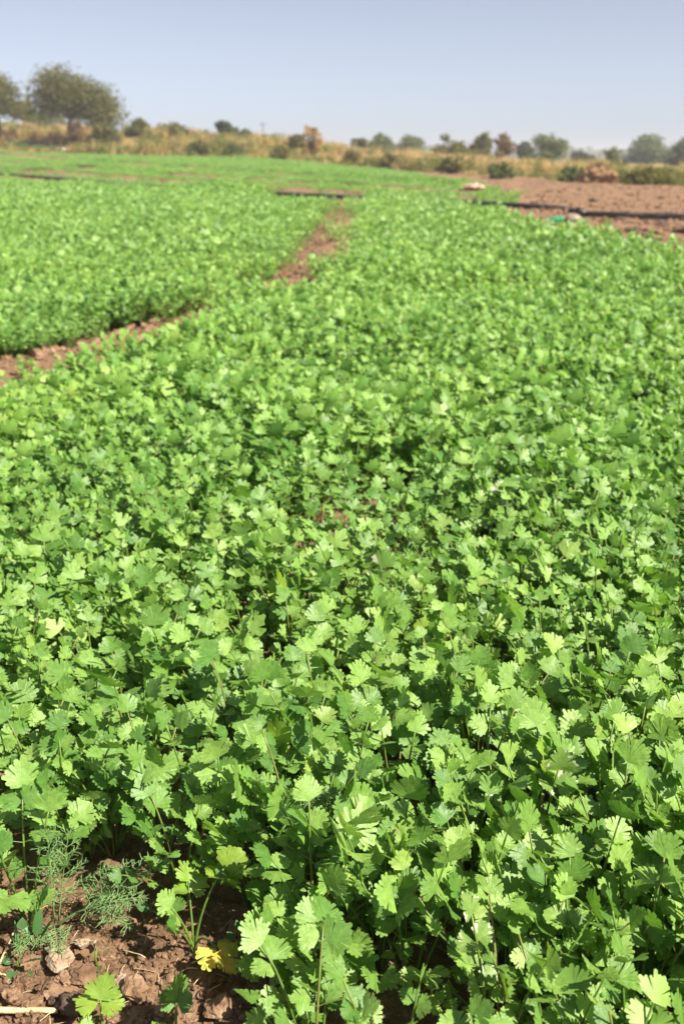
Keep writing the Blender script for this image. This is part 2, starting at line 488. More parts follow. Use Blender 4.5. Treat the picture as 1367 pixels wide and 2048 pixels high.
gx = axis(-1400, 1400, -0.42, 0.08, 0.006, 1.06, 0.28, 22)
gy = axis(-400, 1500, 0.66, 1.0, 0.006, 1.05, 0.28, 62)
GX, GY = np.meshgrid(gx, gy)
GZ = ground_z(GX, GY)
nx, ny = len(gx), len(gy)
gv = np.stack([GX, GY, GZ], -1).reshape(-1, 3)
ii = np.arange(nx * ny).reshape(ny, nx)
gf = np.stack([ii[:-1, :-1], ii[:-1, 1:], ii[1:, 1:], ii[1:, :-1]], -1).reshape(-1, 4)
me = bpy.data.meshes.new('ground')
me.vertices.add(len(gv)); me.vertices.foreach_set('co', gv.ravel())
me.loops.add(gf.size); me.loops.foreach_set('vertex_index', gf.ravel().astype(np.int32))
me.polygons.add(len(gf)); me.polygons.foreach_set('loop_start', np.arange(0, gf.size, 4, dtype=np.int32))
me.update(calc_edges=True)
me.polygons.foreach_set('use_smooth', np.ones(len(gf), bool))
bk = sstep(-0.5, 2.0, GY - edge_y(GX) + 2 * (fbm(GX * 0.8, GY * 0.8, 31, 2) - 0.5)).ravel()
at = me.attributes.new('bank', 'FLOAT', 'POINT'); at.data.foreach_set('value', bk.astype(np.float32))
me.materials.append(M_soil)
ground = obj('ground', me)
tag(ground, 'brown tilled soil and the rising ground beyond the fields', kind='structure')

# ------------------------------------------------------------------ geometry-node scatter for uncountable stuff
def scatter(name, label, cat, sources, pts, rots, scl, idx):
    col = bpy.data.collections.new(name + '_sources')
    for k, me_ in enumerate(sources):
        col.objects.link(bpy.data.objects.new('%s_source_%02d' % (name, k), me_))
    me_ = bpy.data.meshes.new(name)
    me_.vertices.add(len(pts)); me_.vertices.foreach_set('co', np.asarray(pts, np.float32).ravel())
    a = me_.attributes.new('rot', 'FLOAT_VECTOR', 'POINT'); a.data.foreach_set('vector', np.asarray(rots, np.float32).ravel())
    a = me_.attributes.new('scl', 'FLOAT_VECTOR', 'POINT'); a.data.foreach_set('vector', np.asarray(scl, np.float32).ravel())
    a = me_.attributes.new('idx', 'INT', 'POINT'); a.data.foreach_set('value', np.asarray(idx, np.int32))
    me_.update()
    o = obj(name, me_)
    tag(o, label, cat, kind='stuff')
    ng = bpy.data.node_groups.new(name + '_scatter', 'GeometryNodeTree')
    ng.interface.new_socket('Geometry', in_out='INPUT', socket_type='NodeSocketGeometry')
    ng.interface.new_socket('Geometry', in_out='OUTPUT', socket_type='NodeSocketGeometry')
    gi = ng.nodes.new('NodeGroupInput'); go = ng.nodes.new('NodeGroupOutput')
    ci = ng.nodes.new('GeometryNodeCollectionInfo'); ci.inputs['Collection'].default_value = col
    ci.inputs['Separate Children'].default_value = True; ci.inputs['Reset Children'].default_value = True
    ip = ng.nodes.new('GeometryNodeInstanceOnPoints')
    ip.inputs['Pick Instance'].default_value = True
    def na(nm, dt):
        n = ng.nodes.new('GeometryNodeInputNamedAttribute'); n.data_type = dt; n.inputs['Name'].default_value = nm
        return n.outputs['Attribute']
    er = ng.nodes.new('FunctionNodeEulerToRotation')
    lk = ng.links.new
    lk(gi.outputs[0], ip.inputs['Points']); lk(ci.outputs[0], ip.inputs['Instance'])
    lk(na('idx', 'INT'), ip.inputs['Instance Index'])
    lk(na('rot', 'FLOAT_VECTOR'), er.inputs[0]); lk(er.outputs[0], ip.inputs['Rotation'])
    lk(na('scl', 'FLOAT_VECTOR'), ip.inputs['Scale'])
    lk(ip.outputs[0], go.inputs[0])
    md = o.modifiers.new('scatter', 'NODES'); md.node_group = ng
    return o

# ------------------------------------------------------------------ coriander leaflets
def leaflet_shape(rng, lobes=3, detail=2):
    """fan-shaped coriander leaflet, base at the origin, about one unit long; rounded teeth, deep clefts between lobes"""
    hub = (0.0, 0.20)
    span = rng.uniform(92, 122)
    if detail == 2: tl = [3, 4, 3]
    elif detail == 1: tl = [2, 3, 2]
    else: tl = [1, 2, 1]
    if detail == 2: tl = rng.choice([[3, 4, 3], [4, 5, 4], [4, 5, 4], [4, 6, 4], [5, 5, 5], [3, 5, 4]])
    total = sum(tl)
    ang = -span; pts = []; vein = []
    st = 2 * span / total
    for li, nt_ in enumerate(tl):
        for k in range(nt_):
            w = st * rng.uniform(0.85, 1.15)
            mid = ang + st / 2
            env = np.interp(abs(mid), [0, 40, 80, 128], [0.80, 0.76, 0.68, 0.42]) * rng.uniform(0.86, 1.10)
            po = ((k + 0.5) / nt_) * 2 - 1
            env *= 1.05 - 0.17 * po * po
            if li == 0 and k == 0 and True:
                pts.append((ang, env * 0.86)); vein.append(0.0)
            if detail == 2:
                pts += [(mid - st * 0.31, env * 0.975), (mid + rng.uniform(-1, 1), env * 1.02), (mid + st * 0.31, env * 0.975)]
                vein += [0.3, 1.0, 0.3]
            elif detail == 1:
                pts += [(mid - st * 0.2, env * 1.0), (mid + st * 0.2, env * 1.0)]; vein += [0.6, 0.6]
            else:
                pts += [(mid, env)]; vein += [1.0]
            end = ang + st
            last = (k == nt_ - 1)
            env2 = np.interp(abs(end), [0, 40, 80, 128], [0.80, 0.76, 0.68, 0.42])
            if last and li < len(tl) - 1:
                dep = rng.uniform(0.24, 0.58)
                pts.append((end, env2 * dep)); vein.append(0.0)
            elif last:
                pts.append((end, env2 * 0.86)); vein.append(0.0)
            else:
                pts.append((end, env2 * ((rng.uniform(0.66, 0.80) if rng.random() < 0.2 else rng.uniform(0.85, 0.93)) * (1.03 - 0.15 * (((k + 1) / nt_) * 2 - 1) ** 2)))); vein.append(0.0)
            ang = end
    out = [(hub[0] + r * math.sin(R(a)), hub[1] + r * math.cos(R(a))) for a, r in pts]
    return hub, out, vein

def leaflet_arrays(seed, detail=2, lobes=3, flat=1.0):
    rng = random.Random(seed)
    hub, out, vein = leaflet_shape(rng, lobes, detail)
    cup = rng.uniform(-0.30, 0.38) * flat; bend = rng.uniform(-0.40, 0.12) * flat; fold = rng.uniform(0.0, 0.30) * flat
    tw = rng.uniform(-0.25, 0.25) * flat; rp = rng.uniform(0.0, 0.012)
    ph = rng.uniform(0, 6.3); wav = rng.uniform(0.015, 0.05) * flat
    def z(x, y, v, e):
        a = math.atan2(x, y - 0.1)
        return cup * x * x + bend * (y - 0.15) ** 2 * (1 if y > 0.15 else 0) + fold * abs(x) * (0.6) + tw * x * (y - 0.2) \
            + e * (rp * (0.5 - v) + wav * math.sin(3.1 * a + ph))
    V = [(hub[0], hub[1], z(hub[0], hub[1], 0.5, 0)), (0, 0, z(0, 0, 0.5, 0))]
    vv = [1.0, 1.2]
    m = len(out)
    F_ = []
    if detail >= 1:
        k = 0.55
        for (x, y), v in zip(out, vein):
            xx, yy = hub[0] + (x - hub[0]) * k, hub[1] + (y - hub[1]) * k
            V.append((xx, yy, z(xx, yy, v, 0.5))); vv.append(v * 0.9)
        for (x, y), v in zip(out, vein):
            V.append((x, y, z(x, y, v, 1.0))); vv.append(v * 0.5)
        for i in range(m - 1):
            F_.append((0, 2 + i + 1, 2 + i)); F_.append((2 + i, 2 + i + 1, 2 + m + i + 1, 2 + m + i))
        F_.append((1, 0, 2)); F_.append((1, 2, 2 + m)); F_.append((0, 1, 2 + m - 1)); F_.append((1, 2 + 2 * m - 1, 2 + m - 1))
    else:
        for (x, y), v in zip(out, vein):
            V.append((x, y, z(x, y, v, 1.0))); vv.append(v * 0.5)
        for i in range(m - 1):
            F_.append((0, 2 + i + 1, 2 + i))
        F_.append((1, 0, 2)); F_.append((0, 1, 2 + m - 1))
    return np.array(V), F_, np.array(vv)

HERO = [leaflet_arrays(100 + k, 2, 3) for k in range(14)]
MID = [leaflet_arrays(200 + k, 1, 3) for k in range(8)]
LOW = [leaflet_arrays(300 + k, 0, 3) for k in range(6)]
HERO_ME = [mesh('leaflet', a[0], a[1], M_leaf, True, {'vein': a[2]}) for a in HERO]
MID_ME = [mesh('leaflet', a[0], a[1], M_leaf, True, {'vein': a[2]}) for a in MID]
def recolour(meshes, mat):
    r = []
    for m_ in meshes:
        c = m_.copy(); c.materials.clear(); c.materials.append(mat); r.append(c)
    return r
HERO_PALE, HERO_YELLOW, HERO_LIME = recolour(HERO_ME, M_pale), recolour(HERO_ME, M_yellow), recolour(HERO_ME, M_lime)

UP = Vector((0, 0, 1))
def frame(pos, ydir, ntarget, s):
    y = ydir.normalized()
    n = ntarget - y * ntarget.dot(y)
    if n.length < 1e-3: n = y.orthogonal()
    n.normalize()
    x = y.cross(n)
    return Matrix(((x.x * s, y.x * s, n.x * s, pos.x), (x.y * s, y.y * s, n.y * s, pos.y), (x.z * s, y.z * s, n.z * s, pos.z), (0, 0, 0, 1)))

def leaf_layout(rng, base, az, lean, L, s, npairs, bias=0.9, flop=0.0):
    """one compound leaf: the stalk's polyline, side stalks, and a matrix for every leaflet"""
    n = 7
    pts = [base.copy()]
    hd = Vector((math.cos(az), math.sin(az), 0))
    droop = rng.uniform(-0.1, 0.6) + flop
    side0 = Vector((-hd.y, hd.x, 0)); sw = rng.uniform(-0.25, 0.25)
    for i in range(n):
        t = (i + 0.5) / n
        a = lean * (0.5 + 0.9 * t) + droop * t * t * 0.8
        d = hd * math.sin(a) + UP * math.cos(a) + side0 * sw * t
        pts.append(pts[-1] + d.normalized() * (L / n))
    def at(t):
        f = t * n; i = min(int(f), n - 1); return pts[i].lerp(pts[i + 1], f - i), (pts[i + 1] - pts[i]).normalized()
    def nt():
        return (UP * 0.5 + SUN * bias + Vector((rng.gauss(0, 0.42), rng.gauss(0, 0.42) - 0.12, rng.gauss(0, 0.28)))).normalized()
    leaflets = []; sides = []
    T = (pts[-1] - pts[-2]).normalized()
    yd = (T * 0.9 + hd * rng.uniform(-0.1, 0.5) + Vector((rng.gauss(0, .15), rng.gauss(0, .15), rng.gauss(0, .15)))).normalized()
    leaflets.append(frame(pts[-1], yd, nt(), s))
    for k in range(npairs):
        t = (0.90 - rng.uniform(0, 0.06)) if k == 0 else (0.64 - rng.uniform(0, 0.10))
        p, d = at(t)
        sd = d.cross(UP)
        if sd.length < 0.1: sd = side0.copy()
        sd.normalize()
        for sg in (-1, 1):
            fw = rng.uniform(0.35, 0.8) if k == 0 else rng.uniform(0.2, 0.6)
            dr = (sd * sg + d * fw + Vector((rng.gauss(0, .12), rng.gauss(0, .12), rng.gauss(0, .15) - 0.05))).normalized()
            pl = s * (rng.uniform(0.04, 0.16) if k == 0 else rng.uniform(0.15, 0.4))
            q = p + dr * pl
            sides.append([p, q])
            leaflets.append(frame(q, dr, nt(), s * (rng.uniform(0.70, 1.0) if k == 0 else rng.uniform(0.55, 0.85))))
    return pts, sides, leaflets

def plant_leaves(rng, height, nleaf, size, bias=0.75, spread=1.0):
    """leaf parameters of one plant"""
    a0 = rng.uniform(0, 6.28)
    out = []
    for k in range(nleaf):
        f = (k + 0.5) / nleaf
        az = a0 + k * 2.4 + rng.uniform(-0.4, 0.4)
        L = height * (1.06 - 0.50 * f ** 1.2) * rng.uniform(0.82, 1.14)
        lean = (0.08 + 0.55 * f) * spread * rng.uniform(0.7, 1.3)
        s = size * (1.0 - 0.28 * f) * rng.uniform(0.72, 1.22)
        npairs = 2 if (L > height * 0.6 and rng.random() < 0.75) else 1
        base = Vector((math.cos(az) * 0.004, math.sin(az) * 0.004, 0))
        out.append((base, az, lean, L, s, npairs))
    return out

def make_coriander(loc, seed, height, nleaf, size, meshes, label, group=None, special=None, specs=None, spread=1.0, name='coriander_plant'):
    rng = random.Random(seed)
    root = empty(name, loc)
    tag(root, label, 'coriander', group)
    specs = specs or plant_leaves(rng, height, nleaf, size, spread=spread)
    for i, sp in enumerate(specs):
        pts, sides, lfs = leaf_layout(rng, *sp[:6], flop=sp[6] if len(sp) > 6 else 0.0)
        mb = MB()
        nn = len(pts)
        mb.tube(pts, [0.0016 - 0.0008 * k / nn for k in range(nn)], 4)
        for sd in sides: mb.tube(sd, [0.0007, 0.0005], 3, False)
        st = mb.build('leaf_stalk', M_stalk, root)
        for j, M in enumerate(lfs):
            ml = meshes
            if special and i in special: ml = special[i]
            obj('leaflet', ml[rng.randrange(len(ml))], st, M=M)
    return root

def merged_plant(seed, height, nleaf, size, arrs, name, mat, stalk=True, spread=1.0, npl=1, patch=0.0):
    """the same plant as one mesh, for the part of the field too far or too many to build one by one"""
    rng = random.Random(seed)
    V, Fc, LV, VN = [], [], [], []
    n0 = 0
    mb = MB()
    for q in range(npl):
        off = Vector((rng.uniform(-patch, patch), rng.uniform(-patch, patch), 0))
        h = height * rng.uniform(0.85, 1.12)
        for sp in plant_leaves(rng, h, nleaf, size, spread=spread):
            sp = (sp[0] + off,) + sp[1:]
            pts, sides, lfs = leaf_layout(rng, *sp)
            if stalk: mb.tube([pts[0], pts[3], pts[5], pts[7]], [0.0016, 0.0013, 0.001, 0.0008], 3, False)
            for M in lfs:
                a = arrs[rng.randrange(len(arrs))]
                Mn = np.array(M)
                V.append(a[0] @ Mn[:3, :3].T + Mn[:3, 3]); Fc += [tuple(i + n0 for i in f) for f in a[1]]
                LV.append(np.full(len(a[0]), rng.random())); VN.append(a[2]); n0 += len(a[0])
    nleaff = len(Fc)
    if stalk and mb.v:
        V.append(np.array([tuple(v) for v in mb.v])); Fc += [tuple(i + n0 for i in f) for f in mb.f]
        LV.append(np.zeros(len(mb.v))); VN.append(np.zeros(len(mb.v)))
    me_ = mesh(name, np.concatenate(V), Fc, mat, True, {'lv': np.concatenate(LV), 'vein': np.concatenate(VN)})
    me_.materials.append(M_stalk)
    if nleaff < len(Fc):
        mi = np.zeros(len(Fc), np.int32); mi[nleaff:] = 1
        me_.polygons.foreach_set('material_index', mi)
    return me_

def project(p):
    d = Vector(p) - Vector((0, 0, CAMZ))
    f = d.y * math.cos(PITCH) - d.z * math.sin(PITCH)
    u = d.y * math.sin(PITCH) + d.z * math.cos(PITCH)
    if f <= 0.05: return None
    return CX + F * d.x / f, CY - F * u / f, f

def low_f(x, y):
    """plants stay lower beside the ridges and beyond the pipe"""
    f = 1 - (1 - sstep(0.10, 0.55, poly_dist(x, y, BUND))) * interp(y, [3, 4.2, 4.4, 5.0, 5.2, 5.9, 6.1, 6.4, 6.6, 9, 18], [0.3, 0.3, 0.06, 0.03, 0.28, 0.28, 0.1, 0.1, 0.28, 0.25, 0.25])
    ps = pipe_side(x, y)
    f = f * (1 - 0.42 * (1 - sstep(0.5, 3.5, np.abs(ps + 0.4))) * np.clip(pipe_open(x) + 0.15, 0, 1))
    return f * np.where(ps > 0, 0.62, 1.0)

def plant_h(x, y):
    e = np.clip((y - bare_front(x)) / 0.12, 0, 1) if y < 1.6 else 1.0
    return 0.150 * (0.80 + 0.45 * float(fbm(np.array([x * 2.5]), np.array([y * 2.5]), 55, 2)[0])) * (0.86 + 0.14 * float(e))

rs = random.Random(7)
def jitter_points(y0, y1, sp, margin, near_min=None):
    out = []
    y = y0
    rows = int((y1 - y0) / sp)
    for r in range(rows):
        yy = y0 + r * sp
        xm = 0.36 * max(yy, 0.7) * margin + 0.15
        n = int(2 * xm / sp)
        for c in range(n):
            out.append((-xm + (c + rs.random()) * sp, yy + rs.random() * sp))
    return out

near = jitter_points(0.34, 3.2, 0.050, 1.25)
cv = cover(np.array([p[0] for p in near]), np.array([p[1] for p in near]))
near = [p for p, c in zip(near, cv) if rs.random() < c]
# named plants of the front edge, placed where the photograph shows them
FRONT = [
    (60, 1855, 'coriander plant at the left edge of the bare soil, behind the dill', 0.15, 8),
    (330, 1745, 'tall coriander plant with reddish stalk rising behind the yellowing plant', 0.15, 6),
    (388, 1905, 'small coriander plant with a yellow drooping leaf beside the bare soil', 0.085, 5),
    (560, 1965, 'coriander plant just right of the leafy weed rosette on the shaded soil', 0.075, 6),
    (640, 2040, 'low coriander plant at the bottom edge right of the shaded soil', 0.10, 9),
    (505, 1815, 'bushy coriander plant behind the small leafy weed rosette', 0.13, 10),
    (205, 2075, 'coriander seedling with one leaf on the bare soil, left of the other seedling', 0.04, 2),
    (352, 2085, 'coriander seedling with upright pale leaf at the bottom edge, on bare soil', 0.045, 2),
]
fpos = [on_ground(u, v) for u, v, *_ in FRONT]
near = [p for p in near if all((p[0] - q.x) ** 2 + (p[1] - q.y) ** 2 > 0.045 ** 2 for q in fpos)]
yq = fpos[2]
near = [p for p in near if poly_dist(p[0], p[1], [(yq.x, yq.y), (yq.x + 0.12, yq.y - 0.075)]) > 0.040]
vis = []
rest_near = []
for (x, y) in near:
    pr = project((x, y, 0.14)); pb = project((x, y, 0.02))
    ok = pr and pb and -25 < pr[0] < 1392 and pr[1] < 2070 and pb[1] > 0
    (vis if ok else rest_near).append((x, y))
vis.sort(key=lambda p: project((p[0], p[1], 0.12))[2])
rest_near += vis[290:]
vis = vis[:290]

ORD = ['first', 'second', 'third', 'fourth', 'fifth', 'sixth', 'seventh', 'eighth', 'ninth', 'tenth', 'eleventh', 'twelfth', 'thirteenth', 'fourteenth', 'fifteenth', 'sixteenth',
       'seventeenth', 'eighteenth', 'nineteenth', 'twentieth']
tops = [project((x, y, 0.13)) for x, y in vis]
low_ids = sorted([k for k in range(len(vis)) if tops[k][1] > 1640], key=lambda k: tops[k][0])
def zone_label(k, lime, big, pale=False):
    u, v, f = tops[k]
    if k in low_ids and low_ids.index(k) < 20:
        return 'coriander plant nearest the camera, %s from the left along the bottom of the stand' % ORD[low_ids.index(k)]
    col = ['at the left side', 'left of the middle', 'in the middle', 'right of the middle', 'at the right side'][min(4, max(0, int(u / 274)))]
    look = 'pale-tipped' if pale else 'lime-tinted' if lime else ('large-leaved' if big > 1.10 else ('small-leaved' if big < 0.94 else 'green'))
    row = 'lowest rows in view' if v > 1640 else ('sharp rows of the lower half' if v > 1400 else ('rows just below the dark opening' if v > 1180 else 'soft rows around the dark opening'))
    return '%s coriander plant %s, in the %s' % (look, col, row)

for k, (x, y) in enumerate(vis):
    u, v, f = project((x, y, 0.13))
    h = plant_h(x, y)
    special = None
    rr = random.Random(9000 + k)
    q_ = rr.random()
    if q_ < 0.03: special = {rr.randrange(5): HERO_LIME}
    elif q_ > 0.98: special = {0: HERO_PALE}
    big = rr.uniform(0.82, 1.22)
    lab = zone_label(k, q_ < 0.03, big, q_ > 0.98)
    make_coriander((x, y, gz(x, y) - 0.004), 1000 + k, h, rr.choice([8, 9, 9, 10]), 0.0240 * big * (0.82 if y < 0.70 else 1.0),
                   HERO_ME if f < 1.35 else MID_ME, lab, 'coriander plants of the near stand', special)
for k, ((u, v, lab, h, nl), q) in enumerate(zip(FRONT, fpos)):
    sp = None; spec = None
    if 'yellow drooping' in lab:
        sp = {0: HERO_YELLOW, 1: HERO_LIME, 2: HERO_LIME}
        spec = [(Vector((0, 0, 0)), -0.75, 0.40, 0.064, 0.026, 1, 1.7), (Vector((0, .003, 0)), 0.7, 0.30, 0.095, 0.026, 1),
                (Vector((0, .003, 0)), 1.9, 0.35, 0.07, 0.022, 1), (Vector((0, .003, 0)), 2.9, 0.35, 0.06, 0.02, 1), (Vector((0, 0, 0)), 4.0, 0.4, 0.05, 0.018, 1)]
    if 'seedling' in lab:
        sp = {0: HERO_LIME} if 'one leaf' in lab else None
        spec = [(Vector((0, 0, 0)), 1.2, 0.15, h, 0.022, 1), (Vector((0, 0, 0)), 3.4, 0.5, h * 0.5, 0.014, 1)]
    make_coriander((q.x, q.y, gz(q.x, q.y) - 0.003), 5000 + k, h, nl, 0.027, HERO_ME, lab, 'coriander plants of the near stand', sp, spec)

# plants beyond the nearest 300: one mass
srcs = [merged_plant(400 + k, 0.155, 9, 0.0250, MID, 'coriander_mid', M_leaf_far) for k in range(7)]
srcs += [merged_plant(450 + k, 0.155, 8, 0.0285, LOW, 'coriander_far', M_leaf_far, True) for k in range(5)]
srcs += [merged_plant(480 + k, 0.155, 5, 0.042, LOW, 'coriander_clump', M_leaf_far, False, 1.0, 7, 0.22) for k in range(5)]
srcs += [merged_plant(500 + k, 0.155, 9, 0.0225, HERO, 'coriander_near', M_leaf_far) for k in range(4)]
P_, R_, S_, I_ = [], [], [], []
def put(x, y, idx, s):
    P_.append((x, y)); I_.append(idx); S_.append(s)
    R_.append((rs.uniform(-0.12, 0.12), rs.uniform(-0.12, 0.12), rs.uniform(-0.7, 0.7)))
for (x, y) in rest_near: put(x, y, rs.randrange(17, 21) if y < 1.1 else rs.randrange(7), rs.uniform(0.85, 1.15) * plant_h(x, y) / 0.155 * float(low_f(np.array([x]), np.array([y]))[0]))
def band(y0, y1, sp, lo, hi, sc, margin=1.12):
    pts = jitter_points(y0, y1, sp, margin)
    c = cover(np.array([p[0] for p in pts]), np.array([p[1] for p in pts]))
    hn = fbm(np.array([p[0] for p in pts]) * 1.1, np.array([p[1] for p in pts]) * 1.1, 56, 2)
    lf = low_f(np.array([p[0] for p in pts]), np.array([p[1] for p in pts]))
    for p, cc, h, l in zip(pts, c, hn, lf):
        if rs.random() < cc: put(p[0], p[1], rs.randrange(lo, hi), sc * rs.uniform(0.8, 1.2) * (0.8 + 0.45 * h) * float(l))
band(3.2, 6.5, 0.058, 0, 7, 1.0)
band(6.5, 17, 0.085, 7, 12, 1.05)
band(17, 52, 0.17, 12, 17, 1.0)
P2 = np.array(P_)
PZ = ground_z(P2[:, 0], P2[:, 1]) - 0.004
scatter('coriander_crop', 'dense green coriander crop filling the beds behind the near stand', 'coriander', srcs,
        np.column_stack([P2, PZ]), R_, np.repeat(np.array(S_)[:, None], 3, 1), I_)

# ------------------------------------------------------------------ pipe, bottle, stone and litter by the far beds
def path_pts(pl, step, lift):
    out = []
    for (ax, ay), (bx, by) in zip(pl[:-1], pl[1:]):
        n = max(1, int(math.hypot(bx - ax, by - ay) / step))
        for k in range(n):
            t = k / n
            out.append((ax + (bx - ax) * t, ay + (by - ay) * t))
    out.append(pl[-1])
    # round the corners
    a = np.array(out)
    for _ in range(6):
        a[1:-1] = 0.5 * a[1:-1] + 0.25 * (a[:-2] + a[2:])
    z = ground_z(a[:, 0], a[:, 1], False) + lift + 0.02 * (fbm(a[:, 0] * 0.7, a[:, 1] * 0.7, 61, 2) - 0.4)
    return [Vector((p[0], p[1], zz)) for p, zz in zip(a, z)]

pp = path_pts(PIPE, 0.4, 0.05)
pr_root = empty('irrigation_pipe', pp[len(pp) // 2])
tag(pr_root, 'long black irrigation pipe lying across the field in front of the ploughed ground', 'pipe')
def rel(pts, o): return [p - o.location for p in pts]
mb = MB(); mb.tube(rel(pp, pr_root), 0.039, 12); mb.build('pipe_run', M_pipe, pr_root)
for i in (14, 34, 52, 75):
    mb = MB(); mb.tube(rel([pp[i], pp[i].lerp(pp[i + 1], 0.35)], pr_root), 0.047, 12); mb.build('coupling', M_pipe, pr_root)

def lathe(profile, sides=14):
    v, f = [], []
    for r, h in profile:
        for k in range(sides):
            a = 2 * math.pi * k / sides
            v.append((r * math.cos(a), h, r * math.sin(a)))
    for i in range(len(profile) - 1):
        for k in range(sides):
            k2 = (k + 1) % sides
            f.append((i * sides + k, i * sides + k2, (i + 1) * sides + k2, (i + 1) * sides + k))
    f.append(tuple(range(sides))); f.append(tuple((len(profile) - 1) * sides + k for k in range(sides))[::-1])
    return v, f

m, nt, out = new_mat('green_plastic')
p = N(nt, 'ShaderNodeBsdfPrincipled'); p.inputs['Base Color'].default_value = (0.03, 0.42, 0.20, 1); p.inputs['Roughness'].default_value = 0.25
t = N(nt, 'ShaderNodeBsdfTranslucent'); t.inputs[0].default_value = (0.06, 0.6, 0.3, 1)
mx = N(nt, 'ShaderNodeMixShader'); mx.inputs[0].default_value = 0.35
nt.links.new(p.outputs[0], mx.inputs[1]); nt.links.new(t.outputs[0], mx.inputs[2]); nt.links.new(mx.outputs[0], out.inputs[0])
M_bottle = m
bq = on_ground(1128, 446)
bot = empty('plastic_bottle', (bq.x, bq.y, gz(bq.x, bq.y) + 0.035)); bot.rotation_euler = (0, 0, R(84))
tag(bot, 'bright green plastic bottle lying beside the black pipe', 'bottle')
v, f = lathe([(0.0, 0), (0.030, 0.0), (0.037, 0.012), (0.037, 0.06), (0.034, 0.066), (0.037, 0.072), (0.037, 0.135), (0.028, 0.165), (0.014, 0.185), (0.013, 0.20)])
obj('body', mesh('body', v, f, M_bottle), bot)
v, f = lathe([(0.0, 0.2), (0.016, 0.2), (0.016, 0.218), (0.0, 0.219)], 12)
obj('cap', mesh('cap', v, f, M_bottle), bot)

def lump_mesh(name, seed, mat, sub=2, amp=0.28, flat=0.75, freq=1.6, smooth=True):
    bm = bmesh.new()
    bmesh.ops.create_icosphere(bm, subdivisions=sub, radius=0.5)
    rg = random.Random(seed)
    from mathutils import noise as mn
    off = Vector((rg.uniform(0, 50), rg.uniform(0, 50), rg.uniform(0, 50)))
    ax = (rg.uniform(0.85, 1.25), rg.uniform(0.8, 1.1), flat * rg.uniform(0.85, 1.15))
    for vv in bm.verts:
        d = vv.co.normalized()
        k = 1 + amp * mn.noise(d * freq + off) * 1.6 + amp * 0.6 * mn.noise(d * freq * 2.7 + off) + amp * 0.4 * mn.noise(d * freq * 6 + off)
        # chipped facets
        for q in range(3):
            fd = Vector((math.sin(seed + q * 2.1), math.cos(seed * 1.7 + q), math.sin(q * 1.3 + seed * 0.6))).normalized()
            pr = d.dot(fd) * k
            if pr > 0.72: k *= 0.72 / pr
        vv.co = Vector((vv.co.x * k * ax[0], vv.co.y * k * ax[1], vv.co.z * k * ax[2]))
    me_ = bpy.data.meshes.new(name); bm.to_mesh(me_); bm.free()
    me_.materials.append(mat)
    if smooth: me_.polygons.foreach_set('use_smooth', np.ones(len(me_.polygons), bool))
    return me_

CL = [lump_mesh('soil_clod', 10 + k, M_clod, 3, 0.40, 0.65, 2.2, False) for k in range(7)]
CLS = [lump_mesh('soil_clod', 30 + k, M_clod, 2, 0.42, 0.75, 2.2, False) for k in range(7)]
CR = [lump_mesh('soil_clod', 50 + k, M_crust, 3, 0.5, 0.55, 2.8, False) for k in range(4)]
M_stone = rough_mat('stone', [(0.3, (0.16, 0.12, 0.09)), (0.6, (0.34, 0.27, 0.20)), (0.8, (0.45, 0.37, 0.28))], 1.5, 0.85, 0.6, 6, 0.2, dist=0.01)
sq = on_ground(1146, 452)
st = obj('stone', lump_mesh('stone', 77, M_stone, 3, 0.25, 0.9), loc=(sq.x, sq.y, sq.z + 0.055))
st.scale = (0.21, 0.15, 0.19)
tag(st, 'rough pale brown stone propping the black pipe beside the green bottle', 'stone')

# crumpled sack and scraps
M_sack = rough_mat('pale_sack', [(0.35, (0.42, 0.24, 0.18)), (0.55, (0.52, 0.34, 0.26)), (0.7, (0.62, 0.50, 0.42))], 2.0, 0.7, 0.5, 8, 0.3, dist=0.02)
M_white = rough_mat('white_plastic', [(0.3, (0.62, 0.62, 0.58)), (0.7, (0.75, 0.74, 0.70))], 4.0, 0.5, 0.3, 12, 0.4)
def crumple(name, label, cat, u, v, size, mat, seed):
    q = on_ground(u, v)
    o = obj(name, lump_mesh(name, seed, mat, 3, 0.55, 0.55, 2.6, False), loc=(q.x, q.y, gz(q.x, q.y) + size[2] * 0.25))
    o.scale = size; tag(o, label, cat)
    return o
crumple('sack', 'crumpled pale pink sack at the corner of the green bed and ploughed ground', 'sack', 945, 387, (0.52, 0.32, 0.24), M_sack, 91)
crumple('paper_scrap', 'small pale scrap of litter lying in the green beds beyond the pipe', 'litter', 680, 364, (0.17, 0.15, 0.17), M_sack, 92)
crumple('plastic_scrap', 'small white plastic scrap at the foot of the grassy bank below the big tree', 'litter', 133, 303, (0.35, 0.3, 0.36), M_white, 93)

# ------------------------------------------------------------------ bare soil in front: clods, crumbs, straw
CN = 'clods on the bare soil in front'
CLODS = [(165, 1892, 27, 1, 'upright pale soil clod standing beside the dill stem'), (118, 1930, 46, 1, 'wide pale cracked crust of soil left of the reddish seedling'),
         (128, 1964, 28, 0, 'small rounded brown clod below the pale cracked crust'), (170, 1962, 42, 0, 'broad brown clod right of the rounded one below the cracked crust'),
         (245, 1972, 30, 1, 'pale crusted clod right of the reddish seedling on bare soil'), (268, 1990, 46, 0, 'slanting brown clod at the edge of the shade, above the pale upright leaf'),
         (8, 1885, 26, 0, 'brown clod at the left edge above the weed with narrow leaves'), (150, 2022, 54, 2, 'dark lump of soil left of the coriander seedling at the bottom'),
         (112, 2012, 28, 2, 'small dark clod left of the larger dark lump'), (440, 2026, 46, 0, 'angular brown clod standing in the shade at the bottom edge'),
         (470, 1862, 32, 0, 'brown clod in the shade behind the leafy weed rosette')]
